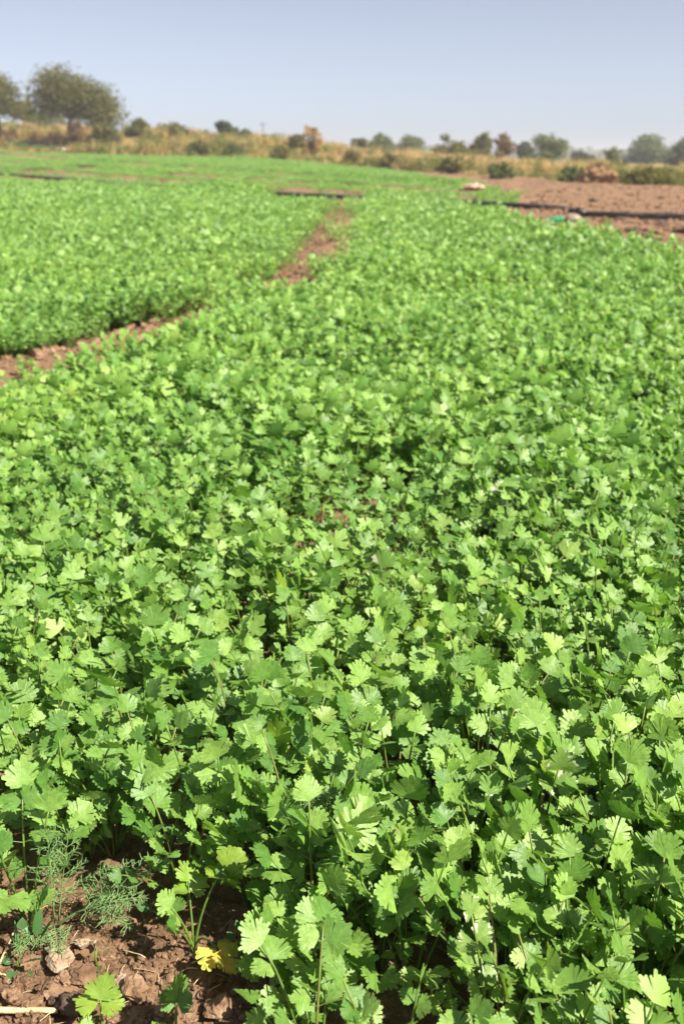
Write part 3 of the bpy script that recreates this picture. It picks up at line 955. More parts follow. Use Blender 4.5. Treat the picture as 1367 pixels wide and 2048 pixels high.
CLODX = [(80, 2000, 26), (22, 1995, 32), (45, 1965, 30), (62, 2012, 36), (300, 2000, 24), (340, 1962, 20), (282, 1925, 18), (220, 1932, 18), (232, 2040, 32),
         (292, 2042, 30), (382, 2042, 24), (500, 2010, 24), (522, 2036, 22), (402, 1990, 18), (330, 1915, 14), (250, 1896, 14), (30, 1925, 26), (8, 1950, 24), (95, 1990, 18),
         (195, 2000, 20), (210, 1975, 16), (360, 1995, 16), (420, 1965, 16), (320, 2025, 20), (470, 1985, 22), (545, 2010, 18), (575, 2030, 18), (15, 2035, 24), (380, 1960, 14)]
rc = random.Random(3)
for k in range(75):
    u = rc.uniform(0, 540); v = rc.uniform(1840, 2060)
    CLODX.append((u, v, rc.uniform(8, 17)))
def place_clod(u, v, d, me_, sink=0.12):
    q = on_ground(u, v)
    if q.y > float(bare_front(q.x)) + 0.08: return None
    s = d * 0.52e-3 * (q - Vector((0, 0, CAMZ))).length / 1.03
    o = obj('soil_clod', me_, loc=(q.x, q.y, gz(q.x, q.y) + s * sink))
    o.scale = (s, s, s); o.rotation_euler = (rc.uniform(-.3, .3), rc.uniform(-.3, .3), rc.uniform(0, 6.3))
    return o
M_darkclod = rough_mat('dark_soil_and_shade', [(0.3, (0.07, 0.046, 0.033)), (0.6, (0.13, 0.085, 0.06)), (0.8, (0.20, 0.145, 0.11))], 1.4, 0.85, 0.8, 6, 0.2, dist=0.003)  # dark lumps in front, and painted shade on half the ploughed-ground clods
DK = [lump_mesh('soil_clod', 60 + k, M_darkclod, 3, 0.36, 0.7, 2.0) for k in range(2)]
for u, v, d, kind, lab in CLODS:
    o = place_clod(u, v, d, {0: CL[rc.randrange(7)], 1: CR[rc.randrange(4)], 2: DK[rc.randrange(2)]}[kind], 0.22)
    if o: tag(o, lab, 'clod', CN)
for u, v, d in CLODX:
    o = place_clod(u, v, d, (CL if d > 22 else CLS)[rc.randrange(7)])
    if o: tag(o, ('small brown soil clod on the bare ground, one of many' if d < 18 else 'brown soil clod bigger than the crumbs around it on bare ground'), 'clod', CN)

pts, rots, scl, idx = [], [], [], []
def crumb(x, y, s):
    pts.append((x, y)); rots.append((rc.uniform(-1, 1), rc.uniform(-1, 1), rc.uniform(0, 6.3))); scl.append((s, s, s)); idx.append(rc.randrange(7))
for k in range(12000):
    x = rc.uniform(-0.50, 0.12); y = rc.uniform(0.60, 1.05)
    if y < float(bare_front(x)) + 0.06: crumb(x, y, 0.0014 + 0.0065 * rc.random() ** 3)
bx = []
for (ax, ay), (bx_, by_) in zip(BUND[:-1], BUND[1:]):
    Ls = math.hypot(bx_ - ax, by_ - ay)
    for k in range(int(Ls * (420 if ay < 6 else 200))):
        t = rc.random(); w = 0.17 + 0.012 * ay
        crumb(ax + (bx_ - ax) * t + rc.gauss(0, w), ay + (by_ - ay) * t + rc.gauss(0, w * 0.5), (0.006 + 0.026 * rc.random() ** 3) * (1 + 0.03 * ay))
for k in range(6500):
    y = 8 + 24 * rc.random() ** 1.3; x = rc.uniform(2.6, min(0.40 * y + 1, 14))
    crumb(x, y, 0.018 + 0.055 * rc.random() ** 4)
for k in range(2200):
    i = rc.randrange(len(pp) - 1); q = pp[i]
    if q.y < 36: crumb(q.x + rc.gauss(0, 0.5), q.y + rc.gauss(0, 0.4) - 0.3, 0.015 + 0.06 * rc.random() ** 3)
pa = np.array(pts)
scatter('soil_crumbs', 'loose brown crumbs of soil on the bare ground', 'soil', CLS, np.column_stack([pa, ground_z(pa[:, 0], pa[:, 1]) + 0.1 * np.array(scl)[:, 0]]), rots, scl, idx)

# clods one can pick out on the ridge and the ploughed ground
for k in range(70):
    i = rc.choice([1, 2, 2, 3, 3, 5, 5, 7, 7, 8]); t = rc.random()
    (ax, ay), (bx_, by_) = BUND[i], BUND[i + 1]
    x = ax + (bx_ - ax) * t + rc.gauss(0, 0.07); y = ay + (by_ - ay) * t + rc.gauss(0, 0.05)
    s = rc.uniform(0.022, 0.055)
    o = obj('soil_clod', CLS[rc.randrange(7)], loc=(x, y, gz(x, y) + s * 0.2)); o.scale = (s, s, s); o.rotation_euler = (0, 0, rc.uniform(0, 6.3))
    tag(o, 'dry brown clod on the low soil ridge between the beds', 'clod', 'clods on the ridge between the beds')
for k in range(90):
    y = rc.uniform(10, 27); x = rc.uniform(3.0, 0.38 * y)
    if x < 2.9: continue
    s = rc.uniform(0.07, 0.14)
    o = obj('soil_clod', CL[rc.randrange(7)], loc=(x, y, gz(x, y) + s * 0.1)); o.scale = (s * 1.3, s, s * 0.8); o.rotation_euler = (0, 0, rc.uniform(0, 6.3))
    if k % 2 == 0: o.data = DK[k % 2]  # every other clod coloured dark to stand for shadows among the furrows
    tag(o, 'large turned clod on the ploughed brown ground at the right', 'clod', 'clods on the ploughed ground')

def straw(name, label, a, b, r, z0=0.004, n=6, sag=0.0, cat='straw'):
    A, B = on_ground(*a), on_ground(*b)
    A.z = gz(A.x, A.y) + z0; B.z = gz(B.x, B.y) + z0
    root = A.copy(); P = []
    for k in range(n):
        t = k / (n - 1); p_ = A.lerp(B, t); p_.z += sag * math.sin(math.pi * t) + 0.0008 * math.sin(9 * t); P.append(p_ - root)
    mb = MB(); mb.tube(P, [r, r * 1.02, r, r * 0.95, r * 0.9, r * 0.8][:n], 7)
    o = mb.build(name, M_straw); o.location = root
    tag(o, label, cat); return o
straw('straw_stalk', 'thick pale straw stalk lying on the soil at the bottom left corner', (-90, 2030), (118, 2034), 0.0030, 0.007)
straw('straw_stalk', 'short thin straw lying in the shade under the yellow leaf', (384, 1934), (412, 1924), 0.0008, 0.004)
straw('straw_stalk', 'thin straw lying at the edge of the shade below the yellow leaf', (372, 1944), (430, 1942), 0.0007, 0.004)
straw('straw_stalk', 'slanting dry straw near the left edge above the clods', (2, 1935), (34, 1866), 0.0011, 0.006)
straw('straw_stalk', 'tiny pale straw at the left edge beside the narrow-leaved weed', (-6, 1955), (14, 1962), 0.0010, 0.006)
straw('straw_stalk', 'thin straw bent across the clods right of the dill', (240, 1912), (292, 1926), 0.0006, 0.006, sag=0.003)

# bits of straw and dead leaf too small to count
mb = MB()
for k in range(240):
    x = rc.uniform(-0.45, 0.05); y = rc.uniform(0.66, 0.95)
    if y > float(bare_front(x)) + 0.05: continue
    z = gz(x, y) + 0.003; a = rc.uniform(0, 6.3); l = rc.uniform(0.003, 0.014)
    d = Vector((math.cos(a) * l, math.sin(a) * l, rc.uniform(-0.001, 0.002)))
    b = Vector((x, y, z)); mb.tube([b - d, b + Vector((0, 0, 0.001)), b + d], [0.0003, 0.0005, 0.0003], 3, False)
tag(mb.build('straw_litter', M_straw), 'fine bits of straw littering the bare soil', 'straw', kind='stuff')

# ------------------------------------------------------------------ small weeds
def oval(L, W, fold=0.15, tip=0.6):
    n = 5
    v = [(0, 0, 0)]; f = []
    for i in range(1, n):
        t = i / n; w = W * math.sin(math.pi * t ** tip) ** 0.8 / 2
        v += [(-w, t * L, fold * w), (0, t * L, 0), (w, t * L, fold * w)]
    v.append((0, L, -0.05 * L))
    f += [(0, 2, 1), (0, 3, 2)]
    for i in range(n - 2):
        a = 1 + 3 * i
        f += [(a, a + 1, a + 4, a + 3), (a + 1, a + 2, a + 5, a + 4)]
    a = 1 + 3 * (n - 2); e = len(v) - 1
    f += [(a, a + 1, e), (a + 1, a + 2, e)]
    return v, f
OV = {}
def oval_me(mat, L, W, tip):
    k = (mat.name, L, W, tip)
    if k not in OV:
        v, f = oval(L, W, 0.2, tip); OV[k] = mesh('leaf', v, f, mat)
    return OV[k]
def weed(name, label, cat, u, v, leaves, mat, stemh=0.0, stemmat=None, seed=1):
    """leaves: (azimuth deg, elevation deg, stalk length, leaf length, leaf width, height on stem)"""
    q = on_ground(u, v); root = empty(name, (q.x, q.y, gz(q.x, q.y) - 0.001)); tag(root, label, cat)
    rg = random.Random(seed)
    if stemh > 0:
        mb = MB(); mb.tube([(0, 0, 0), (rg.uniform(-.003, .003), rg.uniform(-.003, .003), stemh * .5), (rg.uniform(-.005, .005), rg.uniform(-.005, .005), stemh)], [0.0012, 0.001, 0.0007], 5)
        mb.build('stem', stemmat or M_stalk, root)
    for az, el, sl, L, W, h in leaves:
        d = Vector((math.cos(R(az)) * math.cos(R(el)), math.sin(R(az)) * math.cos(R(el)), math.sin(R(el))))
        b = Vector((0, 0, h)); e = b + d * sl
        mb = MB(); mb.tube([b, b.lerp(e, 0.5) + UP * sl * 0.08, e], [0.0007, 0.0006, 0.0005], 4, False); stk = mb.build('leaf_stalk', stemmat or M_stalk, root)
        nrm = UP * 1.0 + SUN * 0.3 + Vector((rg.gauss(0, .2), rg.gauss(0, .2), 0))
        obj('leaf', oval_me(mat, L, W, 0.75 if W / L > 0.3 else 0.6), stk, M=frame(e, d + UP * rg.uniform(-.2, .15), nrm, rg.uniform(0.85, 1.1)))
weed('weed_rosette', 'low green weed rosette with small spoon-shaped leaves in the shade', 'weed', 480, 1925,
     [(20, 30, .012, .013, .0085, .004), (80, 40, .012, .014, .009, .006), (140, 30, .012, .013, .009, .004), (200, 20, .012, .014, .009, .004), (265, 20, .012, .013, .0085, .004),
      (320, 25, .012, .014, .009, .004), (50, 60, .008, .012, .008, .018), (170, 50, .008, .012, .008, .022), (290, 45, .008, .012, .008, .02), (350, 60, .006, .010, .007, .03), (110, 60, .006, .010, .007, .032)],
     M_weed, 0.034, seed=2)
weed('reddish_seedling', 'tiny seedling with reddish and green round leaves among the clods', 'weed', 196, 1935,
     [(170, 25, .008, .010, .0085, .012), (95, 40, .006, .009, .0075, .016), (0, 25, .006, .009, .0075, .013), (290, 15, .007, .010, .008, .006), (230, 5, .008, .011, .008, .003), (60, 60, .003, .007, .005, .022)],
     M_weed_red, 0.022, seed=3)
weed('narrow_leaved_weed', 'small weed with one long narrow leaf and oval leaves at the left', 'weed', 42, 1938,
     [(-35, 30, .006, .038, .009, .008), (170, 20, .009, .014, .009, .003), (250, 10, .007, .014, .010, .003), (320, 5, .010, .012, .008, .002), (110, 60, .010, .030, .004, .006), (75, 72, .03, .012, .010, .012)],
     M_weed, 0.014, seed=4)
weed('broad_seedling', 'small dark seedling with paired leaves in the shade right of the dill', 'weed', 318, 1846,
     [(165, 25, .010, .018, .011, .010), (10, 30, .008, .012, .008, .012), (60, 60, .004, .008, .005, .014)], M_weed, 0.014, seed=5)
weed('blue_green_weed', 'upright weed with blue-green lance leaves beside the dill base', 'weed', 75, 1905,
     [(80, 70, .006, .036, .010, .012), (30, 55, .006, .026, .008, .010), (150, 50, .008, .020, .008, .008)], M_broad, 0.016, seed=6)
# dry leaf on the soil
q = on_ground(205, 1972)
dl = obj('dry_leaf', mesh('dry_leaf', HERO[2][0] * np.array([1, 1, 2.0]), HERO[2][1], M_yellow), M=frame(Vector((q.x, q.y, gz(q.x, q.y) + 0.004)), Vector((0.6, 0.6, 0.05)), Vector((0.1, 0.3, 1)), 0.012))
tag(dl, 'small yellowed leaf on the soil below the reddish seedling', 'leaf')

# ------------------------------------------------------------------ dill
def frond(rng, base, d, L, droop=0.5, nn=9, width=0.42):
    mb = MB()
    pts_ = [base]
    for i in range(nn):
        t = i / nn
        dd = (d - UP * droop * t * t).normalized()
        pts_.append(pts_[-1] + dd * L / nn)
    mb.tube(pts_, [0.0009 - 0.0006 * i / nn for i in range(nn + 1)], 4)
    tmpn = UP + SUN * 0.5 + Vector((rng.gauss(0, .3), rng.gauss(0, .3), rng.gauss(0, .3)))
    for i in range(2, nn + 1):
        p = pts_[i]; T = (pts_[i] - pts_[i - 1]).normalized()
        sd = T.cross(tmpn).normalized()
        pl = L * width * (1 - 0.75 * (i / nn)) * rng.uniform(0.8, 1.1) * (0.6 if i == 2 else 1)
        for sg in ((-1, 1) if i < nn else (-0.5, 0.5, 0.0)):
            pd = (sd * sg + T * 0.75 + Vector((rng.gauss(0, .2), rng.gauss(0, .2), rng.gauss(0, .25)))).normalized()
            e = p + pd * pl
            mb.tube([p, p.lerp(e, 0.5) + Vector((0, 0, 0.001)), e], [0.00055, 0.0005, 0.0003], 3, False)
            m_ = max(2, int(pl / 0.0045))
            for k in range(1, m_ + 1):
                b = p.lerp(e, k / (m_ + 0.3)); s2 = pd.cross(tmpn).normalized()
                for g in (-1, 1):
                    td = (s2 * g * 0.8 + pd * 0.9 + Vector((rng.gauss(0, .25), rng.gauss(0, .25), rng.gauss(0, .35)))).normalized()
                    tl = rng.uniform(0.005, 0.0105)
                    m2 = b + td * tl * 0.5
                    mb.tube([b, m2, b + td * tl + Vector((rng.gauss(0, .0008), rng.gauss(0, .0008), rng.gauss(0, .0008)))], [0.0005, 0.00045, 0.00025], 3, False)
                    if rng.random() < 0.5:
                        f2 = (td + Vector((rng.gauss(0, .5), rng.gauss(0, .5), rng.gauss(0, .5)))).normalized()
                        mb.tube([m2, m2 + f2 * tl * 0.5], [0.0004, 0.00025], 3, False)
    return mb
def dill(label, loc, stem, fronds, seed):
    root = empty('dill_plant', loc); tag(root, label, 'dill', 'dill plants in the coriander')
    rng = random.Random(seed)
    mb = MB(); mb.tube(stem, [0.0017, 0.0015, 0.0013, 0.001][:len(stem)], 6); mb.build('stem', M_dillstem, root)
    for b, d, L, dr in fronds:
        frond(rng, Vector(b), Vector(d).normalized(), L, dr).build('frond', M_dill, root)
q = on_ground(112, 1862)
dill('feathery blue-green dill plant leaning over the bare soil at bottom left', (q.x, q.y, gz(q.x, q.y)),
     [(0, 0, 0), (0.006, -0.002, 0.012), (0.022, 0.0, 0.022), (0.04, 0.004, 0.028)],
     [((0.0, 0.0, 0.01), (0.06, -0.10, 1.0), 0.115, 0.25), ((0.004, 0, 0.012), (0.16, 0.05, 1.0), 0.10, 0.3), ((0.03, 0.003, 0.024), (1.0, 0.35, 0.75), 0.085, 0.6),
      ((0.022, 0, 0.022), (0.8, -0.2, 0.55), 0.06, 0.5), ((0.035, 0.003, 0.026), (0.75, 0.1, 0.2), 0.05, 0.4), ((0.03, 0.003, 0.026), (0.5, 0.1, 0.9), 0.05, 0.3),
      ((0.038, 0.003, 0.028), (0.9, -0.5, 0.1), 0.045, 0.5), ((0.0, -0.003, 0.01), (-0.3, -0.7, 0.35), 0.05, 0.5), ((0.0, -0.003, 0.01), (0.3, -0.8, 0.3), 0.045, 0.5)], 11)
def at_z(u, v, z):
    up = CY - v
    dy = F * math.cos(PITCH) + up * math.sin(PITCH); dz = -F * math.sin(PITCH) + up * math.cos(PITCH)
    y = (z - CAMZ) * dy / dz
    return Vector(((u - CX) / dy * y, y, z))
for u, v, lab, sd in ((512, 1560, 'pale thread-leaved dill sprig poking out of the coriander left of centre', 21), (655, 1582, 'bushy dill sprig among coriander leaves near the middle', 22)):
    q = at_z(u, v, 0.135); g = gz(q.x, q.y)
    h = q.z - g
    dill(lab, (q.x, q.y, g), [(0, 0, 0), (0.003, 0, h * .5), (0, 0, h * 0.85)],
         [((0, 0, h * .85), (0.5, -0.3, 0.7), 0.036, 0.3), ((0, 0, h * .85), (-0.7, -0.3, 0.6), 0.036, 0.3), ((0, 0, h * .85), (0.1, -0.5, 0.9), 0.036, 0.2)], sd)

# ------------------------------------------------------------------ trees and shrubs beyond the fields
def tree_leaf(name, stops): return leaf_mat(name, stops, 0.25, (1.9, 1.9, 1.0), 0.6, 0.25, 2.0, 0, bump=False)
M_t_olive = tree_leaf('tree_leaf_olive', [(0, (0.07, 0.075, 0.018)), (0.5, (0.115, 0.115, 0.026)), (1, (0.17, 0.158, 0.038))])
M_t_green = tree_leaf('tree_leaf_green', [(0, (0.07, 0.10, 0.026)), (0.5, (0.105, 0.135, 0.036)), (1, (0.155, 0.17, 0.045))])
M_t_dark = tree_leaf('tree_leaf_dark', [(0, (0.05, 0.07, 0.026)), (0.5, (0.07, 0.095, 0.034)), (1, (0.10, 0.12, 0.04))])
M_t_brown = tree_leaf('tree_leaf_brown', [(0, (0.11, 0.075, 0.03)), (0.5, (0.17, 0.11, 0.045)), (1, (0.24, 0.16, 0.06))])
M_t_dry = tree_leaf('dry_leaf_orange', [(0, (0.28, 0.18, 0.08)), (0.5, (0.38, 0.25, 0.12)), (1, (0.46, 0.33, 0.16))])
M_bark = rough_mat('bark', [(0.3, (0.045, 0.033, 0.024)), (0.7, (0.11, 0.085, 0.06))], 6, 0.9, 0.5, 20)

def foliage(rng, lobes, nclump, nleaf, ls, cs, mat, name='crown'):
    """leaf faces in clumps spread through overlapping lobes; lobes: centre, radii"""
    V, Fc, LV = [], [], []
    vol = [l[1][0] * l[1][1] * l[1][2] for l in lobes]; tot = sum(vol)
    nrng = np.random.default_rng(rng.randrange(10 ** 6))
    n = 0
    for (c, r), w in zip(lobes, vol):
        for k in range(max(3, int(nclump * w / tot))):
            d = Vector((rng.gauss(0, 1), rng.gauss(0, 1), rng.gauss(0, 1))).normalized()
            rad = rng.uniform(0.45, 1.08) ** 0.6
            p = np.array([c[0] + d.x * r[0] * rad, c[1] + d.y * r[1] * rad, c[2] + d.z * r[2] * rad])
            m_ = nleaf
            ce = p + np.clip(nrng.normal(0, cs, (m_, 3)), -1.7 * cs, 1.7 * cs) * np.array([1, 1, 0.75])
            a = nrng.normal(0, 1, (m_, 3)); a /= np.linalg.norm(a, axis=1)[:, None]
            b = np.cross(a, nrng.normal(0, 1, (m_, 3))); b /= np.linalg.norm(b, axis=1)[:, None]
            s = ls * nrng.uniform(0.6, 1.3, (m_, 1))
            q = np.stack([ce - a * s, ce + b * s * 0.5, ce + a * s, ce - b * s * 0.5], 1).reshape(-1, 3)
            V.append(q); tone = rng.random()
            LV.append(np.full(len(q), tone))
            Fc.append(np.arange(n, n + 4 * m_).reshape(-1, 4)); n += 4 * m_
    return mesh(name, np.concatenate(V), np.concatenate(Fc).tolist(), mat, False, {'lv': np.concatenate(LV)})

def tree(name, label, cat, u, vb, vt, w, y, mat, seed, lobes=None, trunk=0.3, nclump=90, nleaf=26, lean=0.0, group='trees beyond the fields', sparse=1.0, sink=0.3):
    rng = random.Random(seed)
    vt = vt - 3
    B = pix(u, vb, y); T_ = pix(u, vt, y)
    H = (T_.z - B.z) * 1.06; W = w / 2122.0 * y * 1.2
    gb = min(B.z, gz(B.x, B.y))
    if cat == 'shrub':
        B.z = gb; H = (T_.z - gb) * 1.05
    root = empty(name, (B.x, y, gb)); tag(root, label, cat, group)
    z0 = B.z - gb
    if lobes is None:
        lobes = []
        nl = 12
        tk_ = trunk * 0.55
        for k in range(nl):
            a = rng.uniform(0, 6.28); rr = rng.uniform(0.05, 0.42); f = tk_ + 0.10 + (0.80 - tk_) * (k / (nl - 1)) * rng.uniform(0.85, 1.05)
            g = 1.0 - 0.62 * max(0, (f - 0.5) / 0.5)
            lobes.append(((math.cos(a) * rr * g, math.sin(a) * rr * g, min(f, 0.86)), (rng.uniform(0.10, 0.22) * g + 0.04, rng.uniform(0.12, 0.24), rng.uniform(0.09, 0.17))))
    LB = [((l[0][0] * W, l[0][1] * W, z0 + l[0][2] * H), (l[1][0] * W, l[1][1] * W, l[1][2] * H)) for l in lobes]
    # trunk and limbs
    mb = MB()
    tr = max(0.035 * H, 0.04)
    fork = Vector((lean * W, 0, z0 + H * (trunk + 0.12)))
    mb.tube([(0, 0, -0.2), (lean * W * 0.25, 0, (z0 + H * trunk) * 0.5), (lean * W * 0.7, 0, z0 + H * trunk), tuple(fork)], [tr * 1.3, tr, tr * 0.85, tr * 0.75], 8)
    tk = mb.build('trunk', M_bark, root)
    for c, r in LB:
        c = Vector(c); mbl = MB()
        m1 = fork.lerp(c, 0.5) + Vector((rng.gauss(0, .04) * W, rng.gauss(0, .04) * W, 0.04 * H))
        mbl.tube([fork, m1, c], [tr * 0.6, tr * 0.35, tr * 0.15], 5)
        for q in range(5):
            d = Vector((rng.gauss(0, 1), rng.gauss(0, 1), rng.gauss(0.3, 1))).normalized()
            e = c + Vector((d.x * r[0], d.y * r[1], d.z * r[2])) * 0.95
            mbl.tube([m1.lerp(c, rng.random()), c.lerp(e, 0.5) + Vector((0, 0, 0.02 * H)), e], [tr * 0.16, tr * 0.1, tr * 0.04], 3, False)
        mbl.build('limb', M_bark, tk)
    px = y / 2122.0
    me_ = foliage(rng, LB, int(nclump * sparse * 1.7), nleaf, max(2.8 * px, 0.07), max(0.075 * W, 0.06), mat)
    obj('crown', me_, root)
    return root

T = tree
T('spreading_tree', 'big spreading olive-green tree with a leaning dark trunk on the grassy bank', 'tree', 134, 268, 148, 155, 55, M_t_olive, 1,
  lobes=[((-0.17, 0, 0.70), (0.15, 0.2, 0.20)), ((-0.02, 0.05, 0.78), (0.16, 0.2, 0.18)), ((0.08, -0.05, 0.62), (0.18, 0.2, 0.20)), ((-0.22, 0, 0.52), (0.10, 0.15, 0.15)),
         ((0.26, 0.05, 0.52), (0.19, 0.2, 0.22)), ((0.40, 0, 0.40), (0.16, 0.2, 0.18)), ((0.50, 0.0, 0.30), (0.12, 0.15, 0.12)), ((0.30, 0.0, 0.28), (0.15, 0.18, 0.14)),
         ((-0.05, 0, 0.5), (0.14, 0.18, 0.12)), ((0.22, 0, 0.68), (0.12, 0.15, 0.12)), ((0.38, 0, 0.60), (0.10, 0.14, 0.10)), ((0.20, 0, 0.40), (0.16, 0.2, 0.16)), ((-0.24, 0, 0.38), (0.11, 0.15, 0.12)), ((0.42, 0, 0.20), (0.12, 0.14, 0.10)), ((-0.1, 0, 0.88), (0.10, 0.12, 0.09))], trunk=0.12, lean=0.05, nclump=340, nleaf=27)
T('tree', 'olive tree cut off by the left edge of the picture', 'tree', 0, 262, 152, 84, 57, M_t_olive, 2, trunk=0.18, nclump=170,
  lobes=[((-0.1, 0, 0.78), (0.38, 0.4, 0.20)), ((0.15, 0, 0.58), (0.32, 0.35, 0.22)), ((-0.2, 0, 0.55), (0.4, 0.4, 0.2)), ((0.28, 0, 0.36), (0.24, 0.3, 0.16)), ((-0.05, 0, 0.40), (0.3, 0.3, 0.14))])
T('tree', 'small olive tree between the left edge tree and the big spreading one', 'tree', 58, 256, 208, 50, 66, M_t_green, 3)
T('tree', 'hazy bluish tree behind the trunk of the big spreading tree', 'tree', 105, 262, 213, 70, 120, M_t_green, 4, trunk=0.15)
T('shrub', 'dark shrub under the right half of the big tree', 'shrub', 205, 285, 250, 52, 54, M_t_olive, 5, trunk=0.05, group='shrubs on the bank')
T('shrub', 'low olive shrub at the foot of the big tree trunk', 'shrub', 158, 286, 252, 44, 53.5, M_t_brown, 6, trunk=0.05, group='shrubs on the bank')
T('shrub', 'green shrub with dry stalks just right of the big tree', 'shrub', 276, 282, 245, 50, 58, M_t_olive, 7, trunk=0.05, group='shrubs on the bank')
T('shrub', 'wide low olive shrub on the dry grass left of the leaning small tree', 'shrub', 345, 290, 252, 62, 58, M_t_olive, 8, trunk=0.08, group='shrubs on the bank')
T('tree', 'small dark tree leaning left beside a round bush, left of the pole', 'tree', 458, 297, 248, 34, 60, M_t_dark, 9, trunk=0.15, lobes=[((-0.25, 0, 0.82), (0.28, 0.3, 0.18)), ((0.0, 0, 0.6), (0.45, 0.4, 0.22)), ((0.15, 0, 0.38), (0.4, 0.4, 0.2))])
T('shrub', 'round dark bush between the leaning small tree and the pole', 'shrub', 493, 300, 266, 40, 60, M_t_dark, 10, trunk=0.08, group='shrubs on the bank')
T('shrub', 'low dark bush just right of the pole', 'shrub', 549, 303, 284, 32, 85, M_t_dark, 11, trunk=0.05, group='shrubs on the bank')
T('shrub', 'tall dry orange-brown shrub standing above the bank right of the pole', 'shrub', 622, 305, 254, 36, 48, M_t_dry, 12, trunk=0.2, sparse=0.22, group='shrubs on the bank')
T('shrub', 'olive shrub against the dry orange-brown one', 'shrub', 588, 308, 276, 44, 52, M_t_olive, 13, trunk=0.08, sparse=0.7, group='shrubs on the bank')
T('tree', 'small olive tree left of a pair on the far skyline right of the dry shrub', 'tree', 717, 316, 282, 40, 75, M_t_olive, 14)
T('tree', 'rounded green tree right of the small olive tree on the skyline', 'tree', 761, 318, 278, 52, 85, M_t_green, 15)
T('tree', 'pale green dome-shaped tree on the skyline near the middle', 'tree', 818, 322, 277, 62, 95, M_t_green, 16, trunk=0.15)
T('tree', 'low olive thicket tree beside the tall thin stalk', 'tree', 905, 330, 291, 72, 60, M_t_olive, 17, trunk=0.1)
T('tree', 'olive tree standing left of the brown-leaved tree', 'tree', 962, 326, 274, 44, 62, M_t_olive, 18, trunk=0.15)
T('tree', 'brownish half-bare tree between two green trees on the right skyline', 'tree', 1003, 326, 273, 40, 62, M_t_brown, 19, trunk=0.25, sparse=0.6)
T('tree', 'dark round bushy tree left of the vase-shaped tree', 'tree', 1048, 332, 292, 36, 75, M_t_dark, 20, trunk=0.1)
T('tree', 'vase-shaped feathery green tree on the right skyline', 'tree', 1090, 334, 277, 66, 72, M_t_green, 21, trunk=0.2, sparse=0.8)
T('shrub', 'low dark bush on the right skyline left of the sparse shrub', 'shrub', 1158, 336, 309, 46, 90, M_t_dark, 22, trunk=0.05, group='shrubs on the bank')
T('shrub', 'thin sparse pale shrub left of the large round tree', 'shrub', 1222, 340, 296, 42, 55, M_t_green, 23, trunk=0.25, sparse=0.3, group='shrubs on the bank')
T('tree', 'large round hazy green tree on the right skyline', 'tree', 1294, 340, 280, 78, 105, M_t_green, 24, trunk=0.15, nclump=150)
T('tree', 'dark tree cut off by the right edge of the picture', 'tree', 1372, 342, 272, 66, 80, M_t_dark, 25, trunk=0.15, nclump=120)
for k, (u, vb, vt, w, y, m_, lab) in enumerate([
        (1000, 345, 331, 46, 34, M_t_green, 'low bright green shrub at the edge of the ploughed ground'), (1140, 352, 340, 46, 31, M_t_green, 'low green shrub left of the brown brush heap'),
        (900, 345, 322, 50, 38, M_t_olive, 'sparse dry shrub on the bank above the green bed'), (780, 338, 312, 46, 42, M_t_olive, 'olive shrub on the bank below the skyline trees'),
        (700, 335, 306, 50, 44, M_t_olive, 'olive shrub on the bank right of the dry orange one'), (560, 322, 298, 44, 45, M_t_olive, 'small olive shrub on the bank under the pole'),
        (1290, 362, 346, 80, 29, M_t_olive, 'olive bush beside the ploughed ground under the round tree'), (400, 310, 286, 40, 48, M_t_olive, 'small olive bush on the slope left of the leaning tree'),
        (470, 315, 292, 44, 47, M_t_green, 'pale green bush on the slope under the leaning tree')]):
    T('shrub', lab, 'shrub', u, vb, vt, w, y, m_, 60 + k, trunk=0.05, nclump=26, nleaf=18, group='shrubs on the bank')

# tall thin stalk with a tuft
q = pix(887, 330, 50); tp = pix(886, 272, 50)
sr = empty('tall_stalk', (q.x, 50, gz(q.x, 50))); tag(sr, 'tall thin stalk with a small tuft at its tip above the thicket', 'plant')
hh = tp.z - sr.location.z
mb = MB(); mb.tube([(0, 0, 0), (0.05, 0, hh * 0.5), (0.0, 0, hh)], [0.03, 0.022, 0.012], 5); mb.build('stem', M_t_olive, sr)
obj('tuft', foliage(random.Random(5), [((0, 0, hh - 0.05), (0.22, 0.22, 0.14)), ((0.2, 0, hh * 0.8), (0.2, 0.1, 0.06))], 14, 14, 0.06, 0.06, M_t_olive, 'tuft'), sr)

# pole
q = pix(527, 300, 190); tp = pix(527, 243, 190)
po = empty('utility_pole', (q.x, 190, gz(q.x, 190))); tag(po, 'thin grey utility pole standing far off on the skyline', 'pole')
hh = tp.z - po.location.z
M_pole = rough_mat('pole_grey', [(0.3, (0.10, 0.10, 0.10)), (0.7, (0.18, 0.17, 0.16))], 2, 0.8, 0.2)
mb = MB(); mb.tube([(0, 0, -0.3), (0, 0, hh)], [0.19, 0.13], 8); mb.build('shaft', M_pole, po)
mb = MB(); mb.tube([(-0.55, 0, hh - 0.55), (0.55, 0, hh - 0.55)], 0.07, 6); mb.build('crossarm', M_pole, po)
for s_ in (-0.45, 0.45):
    mb = MB(); mb.tube([(s_, 0, hh - 0.50), (s_, 0, hh - 0.40), (s_, 0, hh - 0.28)], [0.04, 0.08, 0.03], 6); mb.build('insulator', M_pole, po)

